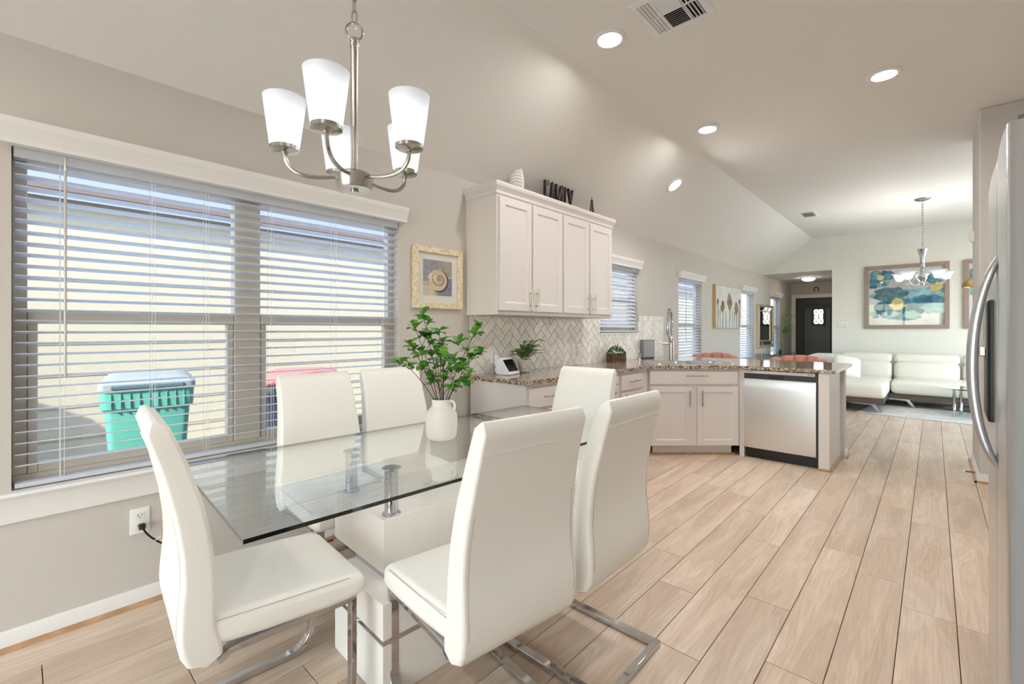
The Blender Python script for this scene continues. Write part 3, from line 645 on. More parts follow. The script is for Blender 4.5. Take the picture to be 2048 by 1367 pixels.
# ------------------------------------------------------------------ things on the counter
def outlet(name, label, y, z, kind='duplex', x=XW, group=None, rz=0, face='+x', w_=.074, h_=.118):
    t = thing(name, label, 'outlet', (x, y, z), 0 if face == '+x' else -90, group)
    MB().loft([[(.0, u, v) for u, v in rrect(w_ / 2, h_ / 2, .004)], [(.004, u, v) for u, v in rrect(w_ / 2, h_ / 2, .004)], [(.006, u, v) for u, v in rrect(w_ / 2 - .003, h_ / 2 - .003, .004)]]).build('plate', WHITEP, t)
    if kind == 'duplex':
        for s in (-1, 1):
            MB().loft([[(.006, u, v + s * .0245) for u, v in rrect(.0165, .0145, .009)], [(.0085, u, v + s * .0245) for u, v in rrect(.0165, .0145, .009)]]).build('socket', WHITEP, t)
            m = MB().box(.0086, .0092, -.0085, -.0062, s * .0245 - .001, s * .0245 + .008).box(.0086, .0092, .0062, .0085, s * .0245 - .001, s * .0245 + .008); m.cyl((.0086, 0, s * .0245 - .008), (.0092, 0, s * .0245 - .008), .0025, n=8)
            m.build('slots', BLACK, t, smooth=False)
    else:
        MB().box(.006, .009, -.0165, .0165, -.033, .033).build('rocker', WHITEP, t, smooth=False, bevel=.002)
    return t
outlet('wall_outlet', 'white duplex outlet with black plug below the wide window', .384, .389)
outlet('light_switch', 'white rocker switch on the tiles left of its twin plate', 3.848, 1.07, 'rocker', XW + .009)
outlet('wall_outlet', 'white outlet plate on the tiles beside a rocker switch', 3.952, 1.07, 'duplex', XW + .009)
outlet('light_switch', 'white switch plate on the tiles near the leafy planter', 4.225, 1.07, 'rocker', XW + .009)
outlet('wall_outlet', 'white outlet on the tiles behind the smart display', 2.70, 1.05, 'duplex', XW + .009)
outlet('wall_outlet', 'white outlet on the tiles beside the grey metal box', 5.0, 1.07, 'duplex', XW + .009)
t = thing('power_adapter', 'white charger plugged into the tile outlet by the smart display', 'charger', (XW + .018, 2.72, 1.0))
B(0, .04, -.02, .02, -.03, .07).build('brick', WHITEP, t, smooth=False, bevel=.006)
MB().tube(bez((.02, 0, -.03), (.03, 0, -.07), (.07, -.03, -.075), (.10, .01, -.078), 10) + bez((.10, .01, -.078), (.13, .05, -.079), (.12, -.08, -.079), (.16, -.04, -.079), 10)[1:], .003, 6).build('cable', WHITEP, t)
t = thing('extension_cord', 'black power cord plugged into the outlet below the wide window', 'cord', (XW + .008, .389, .365))
MB().loft([[(x, u, v) for u, v in rrect(a, b, .005)] for x, a, b in ((.0015, .012, .012), (.02, .013, .013), (.03, .008, .010), (.036, .005, .006))]).build('plug', BLACK, t)
MB().tube(bez((.034, 0, 0), (.05, .005, -.02), (.03, .03, -.06), (.03, .07, -.095), 10) + bez((.03, .07, -.095), (.03, .12, -.13), (.03, .22, -.2), (.03, .32, -.34), 10)[1:] + [(.05, .38, -.352), (.05, .9, -.354)], .0042, 7).build('cable', BLACK, t)
MB().tube([(.032, .038, -.068), (.037, .045, -.072), (.036, .052, -.068), (.04, .066, -.055)], .002, 5).build('cable_tie', WHITEP, t)
# smart display
t = thing('smart_display', 'white wedge shaped smart display with dark screen on the counter', 'display', (-2.53, 2.70, .917), 12)
m = MB(); pr = [(-.075, .012), (-.06, .0), (.05, .0), (.055, .004), (.052, .016), (-.02, .128), (-.03, .135), (-.045, .13), (-.07, .09), (-.082, .04)]
m.prism([(x, z) for x, z in pr], 1, -.085, .085); m.build('body', mat('display_white', (226, 228, 236), .4), t, bevel=.004)
dx, dz = -.02 - .052, .128 - .016; L_ = math.hypot(dx, dz); ux, uz = dx / L_, dz / L_; nx, nz = uz, -ux
def sc(a, o_): return (.052 + ux * a + nx * o_, .016 + uz * a + nz * o_)
m = MB(); p1, p2, p3, p4 = sc(.012, .0004), sc(L_ - .012, .0004), sc(L_ - .012, .0022), sc(.012, .0022); m.prism([p1, p2, p3, p4], 1, -.074, .074)
m.build('screen', mat('screen_dark', (26, 18, 16), .12), t, smooth=False)
# fern in patterned pot
t = thing('potted_fern', 'small green fern in a white dotted pot behind the smart display', 'plant', (-2.55, 2.915, .917))
POT = mat('pot_pattern', (226, 222, 216), .5, var=(75, (170, 165, 160), 1))
MB().lathe([(.04, 0), (.045, .004), (.056, .10), (.058, .108), (.052, .108), (.05, .095)], n=24).build('pot', POT, t)
MB().lathe([(.05, .09), (.001, .096)], n=16).build('soil', mat('soil', (50, 40, 32), .9), t)
FERN = mat('fern_green', (58, 92, 46), .55, var=(22, (96, 124, 62)))
rf = random.Random(5)
fr_ = [(-35, .25, 1.0), (20, .22, 1.15), (75, .25, .55), (60, .24, .45), (110, .17, .8), (160, .16, .9), (210, .13, .9), (260, .17, .8), (-60, .2, .7), (-20, .19, 1.0), (35, .2, 1.3), (55, .18, 1.0), (-45, .17, 1.2), (0, .2, 1.0), (130, .14, 1.2), (300, .14, 1.1), (85, .16, .9), (-95, .17, .6)]
for a, L_, up in fr_:
    a = R(a); h = Vector((cos(a), sin(a), 0)); pts = bez((h * .012) + Vector((0, 0, .09)), h * .03 + Vector((0, 0, .09 + L_ * .5 * up)), h * (L_ * .5) + Vector((0, 0, .09 + L_ * .85 * up)), h * (L_ * .8) + Vector((0, 0, .08 + L_ * .72 * up)), 14)
    m = MB(); m.tube(pts, [.002 - .0001 * i for i in range(15)], 4); side = Vector((-h.y, h.x, 0))
    for i in range(3, 15):
        w_ = .050 * sin(pi * (i - 1.5) / 14) + .006; tg = (pts[min(i + 1, 14)] - pts[i - 1]).normalized()
        for s in (-1, 1):
            d_ = (side * s + tg * .45).normalized(); b0 = pts[i]; n_ = tg.cross(d_).normalized() * .002
            m.add([b0, b0 + d_ * w_ * .5 + tg * .0085 + n_, b0 + d_ * w_, b0 + d_ * w_ * .5 - tg * .007 + n_], [(0, 1, 2, 3)])
    m.build('frond', FERN, t)
# wooden planter with small leaves
t = thing('wooden_planter', 'slatted wooden planter box with bushy green leaves by the sink', 'planter', (-2.60, 4.52, .917), 82)
WD = mat('planter_wood', (112, 78, 56), .7, var=(26, (70, 46, 34))); 
for i in range(5): B(-.115 + i * .047, -.115 + i * .047 + .043, -.05, -.04, 0, .095).build('slat', WD, t, smooth=False, bevel=.003)
for i in range(5): B(-.115 + i * .047, -.115 + i * .047 + .043, .03, .04, 0, .095).build('slat', WD, t, smooth=False)
for s in (-.118, .112): B(s, s + .008, -.048, .038, 0, .095).build('end_board', WD, t, smooth=False)
B(-.12, .122, -.053, -.05, .03, .042).build('band', mat('band_dark', (60, 42, 34), .6), t, smooth=False)
m = MB(); rl = random.Random(9)
for i in range(520):
    a = rl.uniform(0, 2 * pi); rr = rl.random() ** .5; x, y = .15 * rr * cos(a), .075 * rr * sin(a) - .005; z = .085 + .10 * (1 - rr ** 2) * rl.uniform(.5, 1) + rl.uniform(0, .015); s_ = rl.uniform(.007, .012)
    d_ = Vector((rl.uniform(-1, 1), rl.uniform(-1, 1), rl.uniform(-.2, 1))).normalized(); e_ = d_.cross(Vector((rl.uniform(-1, 1), rl.uniform(-1, 1), rl.uniform(-1, 1)))).normalized(); c_ = Vector((x, y, z))
    m.add([c_ - d_ * s_, c_ + e_ * s_ * .6, c_ + d_ * s_, c_ - e_ * s_ * .6], [(0, 1, 2, 3)])
o = m.build('foliage', mat('box_leaf', (62, 112, 48), .5, var=(40, (38, 78, 32))), t, smooth=False); o['kind'] = 'stuff'
# ------------------------------------------------------------------ dining chairs
def interp(tab, z):
    for (a, b), (c, d) in zip(tab, tab[1:]):
        if z <= c: return b + (d - b) * (z - a) / (c - a)
    return tab[-1][1]
REAR = [(.355, .105), (.37, .078), (.39, .056), (.42, .040), (.46, .034), (.52, .038), (.60, .046), (.68, .043), (.785, .029), (.90, .004), (1.04, -.036)]
THK = [(.355, .05), (.37, .07), (.39, .085), (.42, .095), (.5, .09), (.62, .078), (.8, .07), (.95, .058), (1.04, .048)]
HWD = [(.36, .220), (.42, .224), (.5, .225), (.7, .215), (.9, .200), (1.04, .196)]
def smoothy(tab, z): return sum(interp(tab, min(max(z + d, tab[0][0]), tab[-1][0])) for d in (-.016, -.008, 0, .008, .016)) / 5
def chair_proto():
    t = thing('dining_chair', 'white leather cantilever dining chair', 'chair')
    # backrest: rounded slab lofted along its S curve
    m = MB(); rings = []; zs = [.366 + i * (1.036 - .366) / 26 for i in range(27)]; n = len(zs)
    for i, z in enumerate(zs):
        yr, tk, hw = smoothy(REAR, z), smoothy(THK, z), smoothy(HWD, z)
        e = min((z - .366) / .02 + .3, 1) if z < .411 else min((1.036 - z) / .026, 1); e = max(e, 0); s = max(.25, math.sqrt(1 - (1 - e) ** 2))
        sec = rrect(hw - .008 * (1 - s), tk / 2 * s, tk / 2 * s * .36, 4)
        dzdy = max(-.5, min(.5, (smoothy(REAR, z + .01) - smoothy(REAR, z - .01)) / .02))
        rings.append([(u, yr + tk / 2 + v, z - dzdy * v) for u, v in sec])
    m.loft(rings); m.build('backrest', LEATHER, t, ang=60, wn=True)
    # seams: along both rear edges and one across near the top
    for s in (-1, 1):
        pts = [(s * (smoothy(HWD, z) - .021), smoothy(REAR, z) + .0002, z) for z in zs[2:-2]]; MB().tube(pts, .0016, 5).build('edge_seam', SEAM, t)
    zt = .95; MB().tube([(-smoothy(HWD, zt) + .017, smoothy(REAR, zt) - .0012, zt), (smoothy(HWD, zt) - .017, smoothy(REAR, zt) - .0012, zt)], .0042, 6).build('cross_seam', LEATHER, t)
    # seat cushion
    m = MB(); rings = []
    for y, hh, hw in ((.085, .040, .20), (.10, .045, .218), (.25, .046, .224), (.42, .046, .226), (.50, .044, .226), (.535, .038, .222), (.552, .028, .214), (.558, .014, .206)):
        zc = .428 - .012 * max(0, (y - .3) / .26) + .012 * max(0, (.3 - y) / .2); rings.append([(u, y, zc + v) for u, v in rrect(hw, hh, min(hh * .75, .032), 4)])
    m.loft(rings); m.build('seat', LEATHER, t, ang=60, wn=True)
    pts = [(.2265, y, .446 - .012 * max(0, (y - .3) / .26) + .012 * max(0, (.3 - y) / .2)) for y in (.12, .2, .3, .4, .5)]
    for s in (-1, 1): MB().tube([(s * (x - .006), y, z + .018) for x, y, z in pts], .0013, 5).build('seat_seam', SEAM, t)
    # chrome flat bar frame: seat rail, front leg, floor rail on each side, rear floor bar
    def ribbon(x0, x1, pts, th):
        m = MB(); rings = []; k = len(pts)
        for i, (y, z) in enumerate(pts):
            a, b = pts[max(i - 1, 0)], pts[min(i + 1, k - 1)]; d = Vector((b[0] - a[0], b[1] - a[1])).normalized(); nx, nz = -d.y, d.x
            rings.append([(x0, y - nx * th / 2, z - nz * th / 2), (x1, y - nx * th / 2, z - nz * th / 2), (x1, y + nx * th / 2, z + nz * th / 2), (x0, y + nx * th / 2, z + nz * th / 2)])
        return m.loft(rings)
    for s in (-1, 1):
        x0, x1 = (s * .178, s * .213)
        r = .085; p = [(.520, .378), (.520, .013 + r)] + [(.520 - r + r * cos(R(a)), .013 + r - r * sin(R(a))) for a in (15, 30, 45, 60, 75, 90)] + [(.25, .013), (.0, .013)]
        ribbon(x0, x1, p, .02).build('leg', CHROME, t, bevel=.003, ang=25)
        ribbon(x0, x1, [(.13, .352), (.16, .372), (.35, .374), (.53, .376)], .02).build('seat_rail', CHROME, t, bevel=.003)
    B(-.213, .213, -.012, .014, .002, .024).build('rear_bar', CHROME, t, smooth=False, bevel=.003)
    B(-.178, .178, .40, .44, .366, .384).build('cross_bar', CHROME, t, smooth=False, bevel=.003)
    return t
cp_ = chair_proto()
spots = [(-1.684, .265, -4.5, 'white leather dining chair at the near end of the glass table'),
         (-.848, 1.012, 82, 'white leather dining chair in the foreground with its back to the kitchen'),
         (-.822, 1.55, 90, 'white leather dining chair on the aisle side nearest the kitchen cabinets'),
         (-2.53, 1.118, -91, 'white leather dining chair at the window side in front of the red lidded bin'),
         (-2.53, 1.60, -93, 'white leather dining chair at the window side under the shell picture behind the vase'),
         (-1.625, 2.47, 181, 'white leather dining chair at the far end of the glass table by the drawers')]
for i, (x, y, a, lb) in enumerate(spots):
    o = cp_ if i == 0 else copy_tree(cp_)
    o.location = (x, y, 0); o.rotation_euler = (0, 0, R(a)); o['label'] = lb; o['group'] = 'white chairs around the glass dining table'
# ------------------------------------------------------------------ glass dining table
t = thing('dining_table', 'rectangular glass dining table on a white and chrome pedestal', 'table', (-1.69, 1.397, 0), -3)
ZTB = .75
m = MB(); m.mi = 0; hwt, hlt, th_ = .465, .99, .012
m.add([(-hwt, -hlt, ZTB), (hwt, -hlt, ZTB), (hwt, hlt, ZTB), (-hwt, hlt, ZTB), (-hwt, -hlt, ZTB - th_), (hwt, -hlt, ZTB - th_), (hwt, hlt, ZTB - th_), (-hwt, hlt, ZTB - th_)], [(0, 1, 2, 3), (7, 6, 5, 4)])
m.mi = 1; m.add([(-hwt, -hlt, ZTB), (hwt, -hlt, ZTB), (hwt, hlt, ZTB), (-hwt, hlt, ZTB), (-hwt, -hlt, ZTB - th_), (hwt, -hlt, ZTB - th_), (hwt, hlt, ZTB - th_), (-hwt, hlt, ZTB - th_)], [(0, 4, 5, 1), (1, 5, 6, 2), (2, 6, 7, 3), (3, 7, 4, 0)])
TTOP = glass('table_glass_face', (.975, .99, .985), 1.25, .05)
m.build('glass_top', [TTOP, EDGE], t, smooth=False)
B(-.257, .184, -.45, .45, .352, .555).build('upper_block', LACQ, t, smooth=False, bevel=.002)
B(-.055, .182, -.448, .448, .335, .352).build('joint_strip', CHROME, t, smooth=False)
B(-.055, .335, -.535, .515, .21, .335).build('middle_block', LACQ, t, smooth=False, bevel=.002)
B(-.052, .332, -.532, .512, .19, .21).build('chrome_strip', CHROME, t, smooth=False)
B(-.055, .335, -.535, .515, 0, .19).build('lower_block', LACQ, t, smooth=False, bevel=.002)
for x in (-.205, .145):
    for y in (-.395, .395):
        MB().lathe([(.036, .555), (.036, .560), (.029, .566), (.0265, .575), (.0265, .722), (.03, .73), (.037, .734), (.037, .738)], (x, y, 0), 24).build('post', CHROME, t)
# vase with leafy branches
VX, VY, VZ = -1.757, 1.395, ZTB + .0005
t = thing('ceramic_vase', 'matte white ceramic vase with tiny handle on the glass table', 'vase', (VX, VY, VZ), 30)
VAS = mat('vase_white', (240, 236, 228), .6)
MB().lathe([(.058, 0), (.066, .004), (.073, .018), (.0765, .05), (.0775, .10), (.073, .125), (.062, .142), (.050, .152), (.046, .162), (.0455, .186), (.047, .192), (.043, .192), (.0415, .185), (.0415, .14)], n=36).build('body', VAS, t)
MB().tube(bez((.0455, 0, .183), (.075, 0, .185), (.072, 0, .15), (.064, 0, .14), 8), .006, 8).build('handle', VAS, t)
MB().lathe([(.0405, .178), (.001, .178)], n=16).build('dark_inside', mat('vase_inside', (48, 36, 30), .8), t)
LEAF = mat('leaf_green', (92, 160, 54), .42, var=(12, (146, 192, 80)), trans=.25); LEAF2 = mat('leaf_green_deep', (52, 120, 46), .42, var=(12, (84, 146, 56)), trans=.2)
TWIG = mat('twig_brown', (62, 40, 38), .6)
right = Vector((cos(R(YAW)), sin(R(YAW)), 0)); deep = Vector((-sin(R(YAW)), cos(R(YAW)), 0)); PXM = 2.165 / 912 / 4.556
def leaf_mesh(L_, W_, mt):
    m = MB(); n = 6; rows = []
    for i in range(n + 1):
        v = i / n; w_ = W_ * (sin(pi * v ** 1.25) ** .8) if 0 < i < n else 0.0008; z = .22 * L_ * (v * v) * -.6 + .05 * L_ * sin(pi * v); rows.append([(-w_, L_ * v, z + .25 * w_), (0, L_ * v, z), (w_, L_ * v, z + .25 * w_)])
    vs = [p for r in rows for p in r]; fs = []
    for i in range(n):
        for k in (0, 1): a = i * 3 + k; fs.append((a, a + 1, a + 4, a + 3))
    return m.add(vs, fs)
rl = random.Random(11); leaf_src = []
branches = [[(275, 115), (325, 175), (300, 300, 1)], [(185, 235), (350, 370), (330, 300)], [(745, 310), (765, 255), (590, 400)], [(820, 440), (740, 495), (700, 435), (660, 565)],
            [(700, 690), (655, 740), (590, 750)], [(430, 265), (465, 370), (440, 500)], [(150, 400), (180, 450), (260, 465), (350, 520)], [(70, 530), (135, 575), (270, 610)],
            [(500, 480), (540, 600), (590, 520)], [(400, 600), (340, 750), (340, 690), (470, 720)], [(465, 590), (520, 800), (380, 430), (600, 640)]]
BL = ['tallest branch in the white vase with leaves at its very tip', 'branch leaning left in the white vase with a high pale leaf cluster', 'branch leaning right in the white vase with the highest right leaf cluster', 'branch in the white vase reaching farthest right with spread leaves', 'lowest branch on the right of the white vase', 'upright branch in the middle of the white vase below the tallest tip', 'branch on the left of the white vase at middle height', 'branch in the white vase reaching farthest left', 'short upright branch right of centre in the white vase', 'low branch left of centre just above the white vase mouth', 'bushy low branch at the centre of the white vase']
for bi, cl in enumerate(branches):
    t = thing('leafy_branch', BL[bi], 'branch', (VX, VY, VZ + .10), group='leafy branches in the white vase')
    dep = rl.uniform(-.10, .10) if bi % 2 else rl.uniform(-.02, .12); root = Vector((rl.uniform(-.025, .025), rl.uniform(-.025, .025), -.06)); tips = []
    for ci, c in enumerate(cl):
        dd = dep + rl.uniform(-.03, .03); sc_ = (2.165 + dd) / 2.165
        tips.append(right * ((c[0] - 460) * PXM * sc_) + deep * dd + Vector((0, 0, (898 - c[1]) * PXM * sc_ + .092)))
    main = bez(root, root * .3 + Vector((0, 0, .10)), tips[0] * .55 + Vector((0, 0, .05)), tips[0], 14)
    m = MB().tube(main, [.0024 - .0001 * i for i in range(15)], 6)
    for tp in tips[1:]:
        k = min(range(4, 13), key=lambda q_: (main[q_] - (tp + Vector((0, 0, -.07)))).length); m.tube(bez(main[k], main[k].lerp(tp, .4) + Vector((0, 0, .01)), main[k].lerp(tp, .8), tp, 6), .0014, 5)
    m.build('stem', TWIG, t)
    for ti, tp in enumerate(tips):
        nl = rl.choice((6, 7, 7, 8)); a0 = rl.uniform(0, 6.28)
        for k in range(nl):
            key = rl.randrange(4)
            while len(leaf_src) <= key: leaf_src.append(None)
            sc_ = rl.uniform(.95, 1.45) * (1.0 if nl < 7 else .9); el = rl.uniform(-.3, 1.1); az = a0 + k * 2 * pi / nl + rl.uniform(-.25, .25)
            if leaf_src[key] is None:
                o = leaf_mesh(.044 + .004 * (key % 2), .0165 + .001 * (key // 2), None).build('leaf', (LEAF, LEAF, LEAF2, LEAF)[key], t); leaf_src[key] = o
            else: o = inst(leaf_src[key], 'leaf', t)
            o.location = tp + Vector((0, 0, -.004 * k)); o.rotation_euler = (el, rl.uniform(-.3, .3), az); o.scale = (sc_,) * 3
# ------------------------------------------------------------------ chandelier over the table
tt = 1.40; CHX, CHY = -.9324 * tt, .4998 * tt
t = thing('chandelier', 'five light brushed nickel chandelier with frosted glass shades over the table', 'chandelier', (CHX, CHY, 1.70))
MB().lathe([(.001, 0), (.012, .0), (.012, .006), (.05, .008), (.053, .014), (.056, .05), (.05, .056), (.012, .058)], n=32).build('hub', NICKEL, t)
MB().lathe([(.011, .05), (.011, .445), (.014, .447), (.014, .452), (.012, .454), (.012, .462), (.015, .464), (.014, .470), (.005, .474)], n=16).build('rod', NICKEL, t)
def ring_pts(R_, z, flat=1.0, n=24): return [(R_ * cos(2 * pi * i / n), 0, z + R_ * flat * sin(2 * pi * i / n)) for i in range(n)]
MB().tube(ring_pts(.024, .494, 1.1), .0038, 8, closed=True).build('ring', NICKEL, t).rotation_euler = (0, 0, R(61.8))
lk = None; z = .54; i = 0
while z < 3.12 - 1.70 - .03:
    pts = [(.0085 * cos(2 * pi * k / 12), 0, .0195 * sin(2 * pi * k / 12)) for k in range(12)]
    if lk is None: lk = MB().tube(pts, .0022, 6, closed=True).build('chain_link', NICKEL, t); o = lk
    else: o = inst(lk, 'chain_link', t)
    o.location = (0, 0, z); o.rotation_euler = (0, 0, R(40 + 90 * (i % 2))); z += .0315; i += 1
MB().tube([(.004 * sin(k * 1.3), .004 * cos(k * 1.3), .50 + k * .05) for k in range(19)], .0016, 5).build('wire', NICKEL, t)
MB().lathe([(.001, 1.385), (.02, 1.386), (.06, 1.40), (.065, 1.4195)], n=24).build('canopy', NICKEL, t)
def shade_prof(): return [(.038, .0), (.041, .004), (.0585, .138), (.0595, .142), (.057, .1415), (.0395, .006), (.036, .0035)]
ash = None
for k in range(5):
    a = R(YAW - 92 + 72 * k); cx_, cy_ = .195 * cos(a), .195 * sin(a)
    pts = bez((.04 * cos(a), .04 * sin(a), .045), (.10 * cos(a), .10 * sin(a), .035), (cx_ * .99, cy_ * .99, .02), (cx_, cy_, .10), 14)
    ar = MB().tube(pts, .0062, 8); ar.build('arm', NICKEL, t)
    c_ = MB().lathe([(.001, .098), (.008, .098), (.01, .102), (.036, .106), (.0405, .108), (.0405, .118), (.036, .119)], (cx_, cy_, 0), 24).build('shade_cup', NICKEL, t)
    o = MB().lathe(shade_prof(), (cx_, cy_, .1185), 32, cap=False).build('shade', SHADE, t)
    MB().lathe([(.012, .12), (.013, .155), (.022, .175), (.027, .195), (.022, .216), (.001, .224)], (cx_, cy_, 0), 16).build('bulb', BULB, t)
# ------------------------------------------------------------------ shell picture
def frame(root, w_, h_, fw, th, material, prof=None):
    """picture frame facing local -y, centred at x=0, bottom z=0"""
    for nm, pts in (('frame_rail', [(-w_ / 2, 0), (w_ / 2, 0), (w_ / 2 - fw, fw), (-w_ / 2 + fw, fw)]), ('frame_rail', [(-w_ / 2, h_), (w_ / 2, h_), (w_ / 2 - fw, h_ - fw), (-w_ / 2 + fw, h_ - fw)]),
                    ('frame_stile', [(-w_ / 2, 0), (-w_ / 2, h_), (-w_ / 2 + fw, h_ - fw), (-w_ / 2 + fw, fw)]), ('frame_stile', [(w_ / 2, 0), (w_ / 2, h_), (w_ / 2 - fw, h_ - fw), (w_ / 2 - fw, fw)])):
        MB().prism(pts, 1, -th, 0).build(nm, material, root, smooth=False, bevel=.005)
def flat(root, name, poly, y, material, th=.0006):
    return MB().prism(poly, 1, y - th, y).build(name, material, root, smooth=False)
def blob(cx, cz, rx, rz, n=26, wob=.12, seed=1, ph=0):
    r_ = random.Random(seed); a1, a2, a3 = [r_.uniform(0, 6.28) for _ in range(3)]
    return [(cx + rx * cos(2 * pi * i / n) * (1 + wob * (sin(3 * 2 * pi * i / n + a1) * .5 + sin(5 * 2 * pi * i / n + a2) * .35 + sin(9 * 2 * pi * i / n + a3) * .25)), cz + rz * sin(2 * pi * i / n) * (1 + wob * (sin(2 * 2 * pi * i / n + a3) * .5 + sin(7 * 2 * pi * i / n + a1) * .4))) for i in range(n)]
t = thing('shell_picture', 'nautilus shell print in a speckled cream frame beside the wall cabinet', 'picture', (XW, 2.12, 1.432), 90)
FW = mat('cream_frame', (214, 190, 150), .55, var=(45, (236, 224, 202), 2))
frame(t, .458, .453, .045, .028, FW)
flat(t, 'backing', [(-.2, .03), (.2, .03), (.2, .42), (-.2, .42)], -.004, DARK, .003)
flat(t, 'mat_board', [(-.185, .043), (.185, .043), (.185, .41), (-.185, .41)], -.008, mat('mat_white', (232, 228, 220), .8), .002)
cols = [(-.135, -.02, .10, .20, (188, 172, 146)), (-.02, .13, .10, .20, (150, 146, 158)), (-.135, .0, .20, .36, (142, 140, 152)), (.0, .13, .24, .36, (158, 150, 138)), (-.135, -.05, .10, .17, (205, 192, 168)), (.0, .13, .10, .235, (126, 126, 146))]
pm = {}
for i, (a, b, c, d_, col) in enumerate(cols): flat(t, 'print_patch', [(a, c), (b, c), (b, d_), (a, d_)], -.0105 - i * .0004, mat('print_%d' % i, col, .7, var=(30, tuple(min(255, x + 22) for x in col))))
flat(t, 'shell_shadow', blob(.012, .205, .085, .082, 30, .03, 2), -.0136, mat('shell_dark', (84, 74, 72), .7))
SHL = mat('shell_cream', (206, 184, 152), .6, var=(40, (226, 210, 184)))
flat(t, 'shell', blob(-.005, .212, .086, .078, 34, .02, 3), -.0142, SHL)
flat(t, 'shell_mouth', [(-.10, .23), (-.075, .262), (-.03, .25), (-.02, .215), (-.06, .205)], -.0148, mat('shell_light', (232, 218, 196), .6))
sp = [(.012 + .075 * math.exp(-.19 * q_) * cos(q_ + 2.7), -.0155, .222 + .07 * math.exp(-.19 * q_) * sin(q_ + 2.7)) for q_ in [i * .28 for i in range(52)]]
MB().tube(sp, .0022, 5).build('shell_spiral', mat('shell_line', (110, 84, 64), .7), t)
m = MB()
for i in range(0, 24, 2): p = Vector(sp[i]); c0 = Vector((.012, -.0155, .222)); m.tube([p, p.lerp(c0, .32)], .0012, 4)
m.build('shell_ribs', bpy.data.materials['shell_line'], t)
B(-.185, .185, -.0185, -.0170, .043, .41).build('glass', SGLASS, t, smooth=False)
# ------------------------------------------------------------------ ceiling fittings
def downlight(x, y, label, slope=0, z=ZC):
    t = thing('ceiling_downlight', label, 'downlight', (x, y, z), 0, 'recessed ceiling downlights')
    if slope: t.rotation_euler = (0, -math.atan2(ZC - ZW, XC - XW), 0)
    MB().lathe([(.102, 0), (.102, -.005), (.094, -.012), (.074, -.012), (.0715, -.004), (.071, -.0005)], n=36, cap=False).build('trim_ring', TRIM, t)
    MB().lathe([(.0705, -.0022), (.0705, -.0035), (.001, -.0038)], n=32).build('lens', LAMP, t)
downlight(-1.506, 2.54, 'round white downlight nearest the ceiling vent')
downlight(-.262, 4.24, 'round white downlight on the right nearest the refrigerator')
downlight(-1.522, 4.29, 'round white downlight in the middle of the flat ceiling')
k_ = (ZC - ZW) / (XC - XW); downlight(-2.12, 4.96, 'round white downlight on the sloped ceiling above the sink', 1, ZW + (-2.12 - XW) * k_)
downlight(-.26, 2.5, 'round white downlight above the refrigerator aisle')
downlight(-1.5, -1.2, 'round white downlight added out of view behind the dining table')  # this and the next are unseen lamps added for more light
downlight(.2, -1.2, 'round white downlight added out of view behind the refrigerator aisle')
downlight(1.6, 7.4, 'round white downlight added out of view in the living room by its window')  # this and the next are unseen lamps added to the living room
downlight(1.6, 9.6, 'round white downlight added out of view in the living room by the far wall')
def vent(label, x, y, w_, d_, rz, parts):
    t = thing('ceiling_vent', label, 'vent', (x, y, ZC), rz)
    m = MB(); f = .04
    o_, i_ = [(-w_, -d_), (w_, -d_), (w_, d_), (-w_, d_)], [(-w_ + f, -d_ + f), (w_ - f, -d_ + f), (w_ - f, d_ - f), (-w_ + f, d_ - f)]
    m.loft([[(a, b, 0) for a, b in o_], [(a, b, -.004) for a, b in o_], [(a * .93, b * .93, -.010) for a, b in o_], [(a, b, -.010) for a, b in i_], [(a, b, -.001) for a, b in i_]], cap=False); m.build('frame', TRIM, t, smooth=False)
    B(-w_ + f, w_ - f, -d_ + f, d_ - f, -.0015, -.0005).build('duct_dark', BLACK, t, smooth=False)
    W_, D_ = w_ - f, d_ - f; sl = None
    if parts == 4:
        zones = [(-W_, -W_ * .42, -D_, D_, 'y', -35), (-W_ * .42, W_ * .42, 0, D_, 'x', 35), (-W_ * .42, W_ * .42, -D_, 0, 'x', -35), (W_ * .42, W_, -D_, D_, 'y', 35)]
        m = MB()
        for x0 in (-W_ * .42, W_ * .42): m.box(x0 - .003, x0 + .003, -D_, D_, -.012, -.002)
        m.box(-W_, W_, -.003, .003, -.012, -.002); m.build('divider', TRIM, t, smooth=False)
    else: zones = [(-W_, W_, -D_, D_, 'y', 35)]
    for a, b, c, d2, ax, tl in zones:
        n = int(((b - a) if ax == 'y' else (d2 - c)) / .0165)
        for i in range(n):
            if ax == 'y': u = a + (i + .5) * (b - a) / n; mm = B(-.0075, .0075, c, d2, -.0006, .0006); o = mm.build('louvre', TRIM, t, smooth=False); o.location = (u, 0, -.007); o.rotation_euler = (0, R(tl), 0)
            else: u = c + (i + .5) * (d2 - c) / n; mm = B(a, b, -.0075, .0075, -.0006, .0006); o = mm.build('louvre', TRIM, t, smooth=False); o.location = (0, u, -.007); o.rotation_euler = (R(tl), 0, 0)
vent('square white ceiling vent with four louvre sections above the counter', -1.105, 2.55, .18, .195, 0, 4)
vent('small white ceiling vent far back above the living room', -1.47, 8.57, .12, .2, 0, 1)
# ------------------------------------------------------------------ refrigerator
t = thing('refrigerator', 'tall stainless side by side refrigerator with curved handles', 'refrigerator', (.128, 1.62, 0), 1.3 * -1)
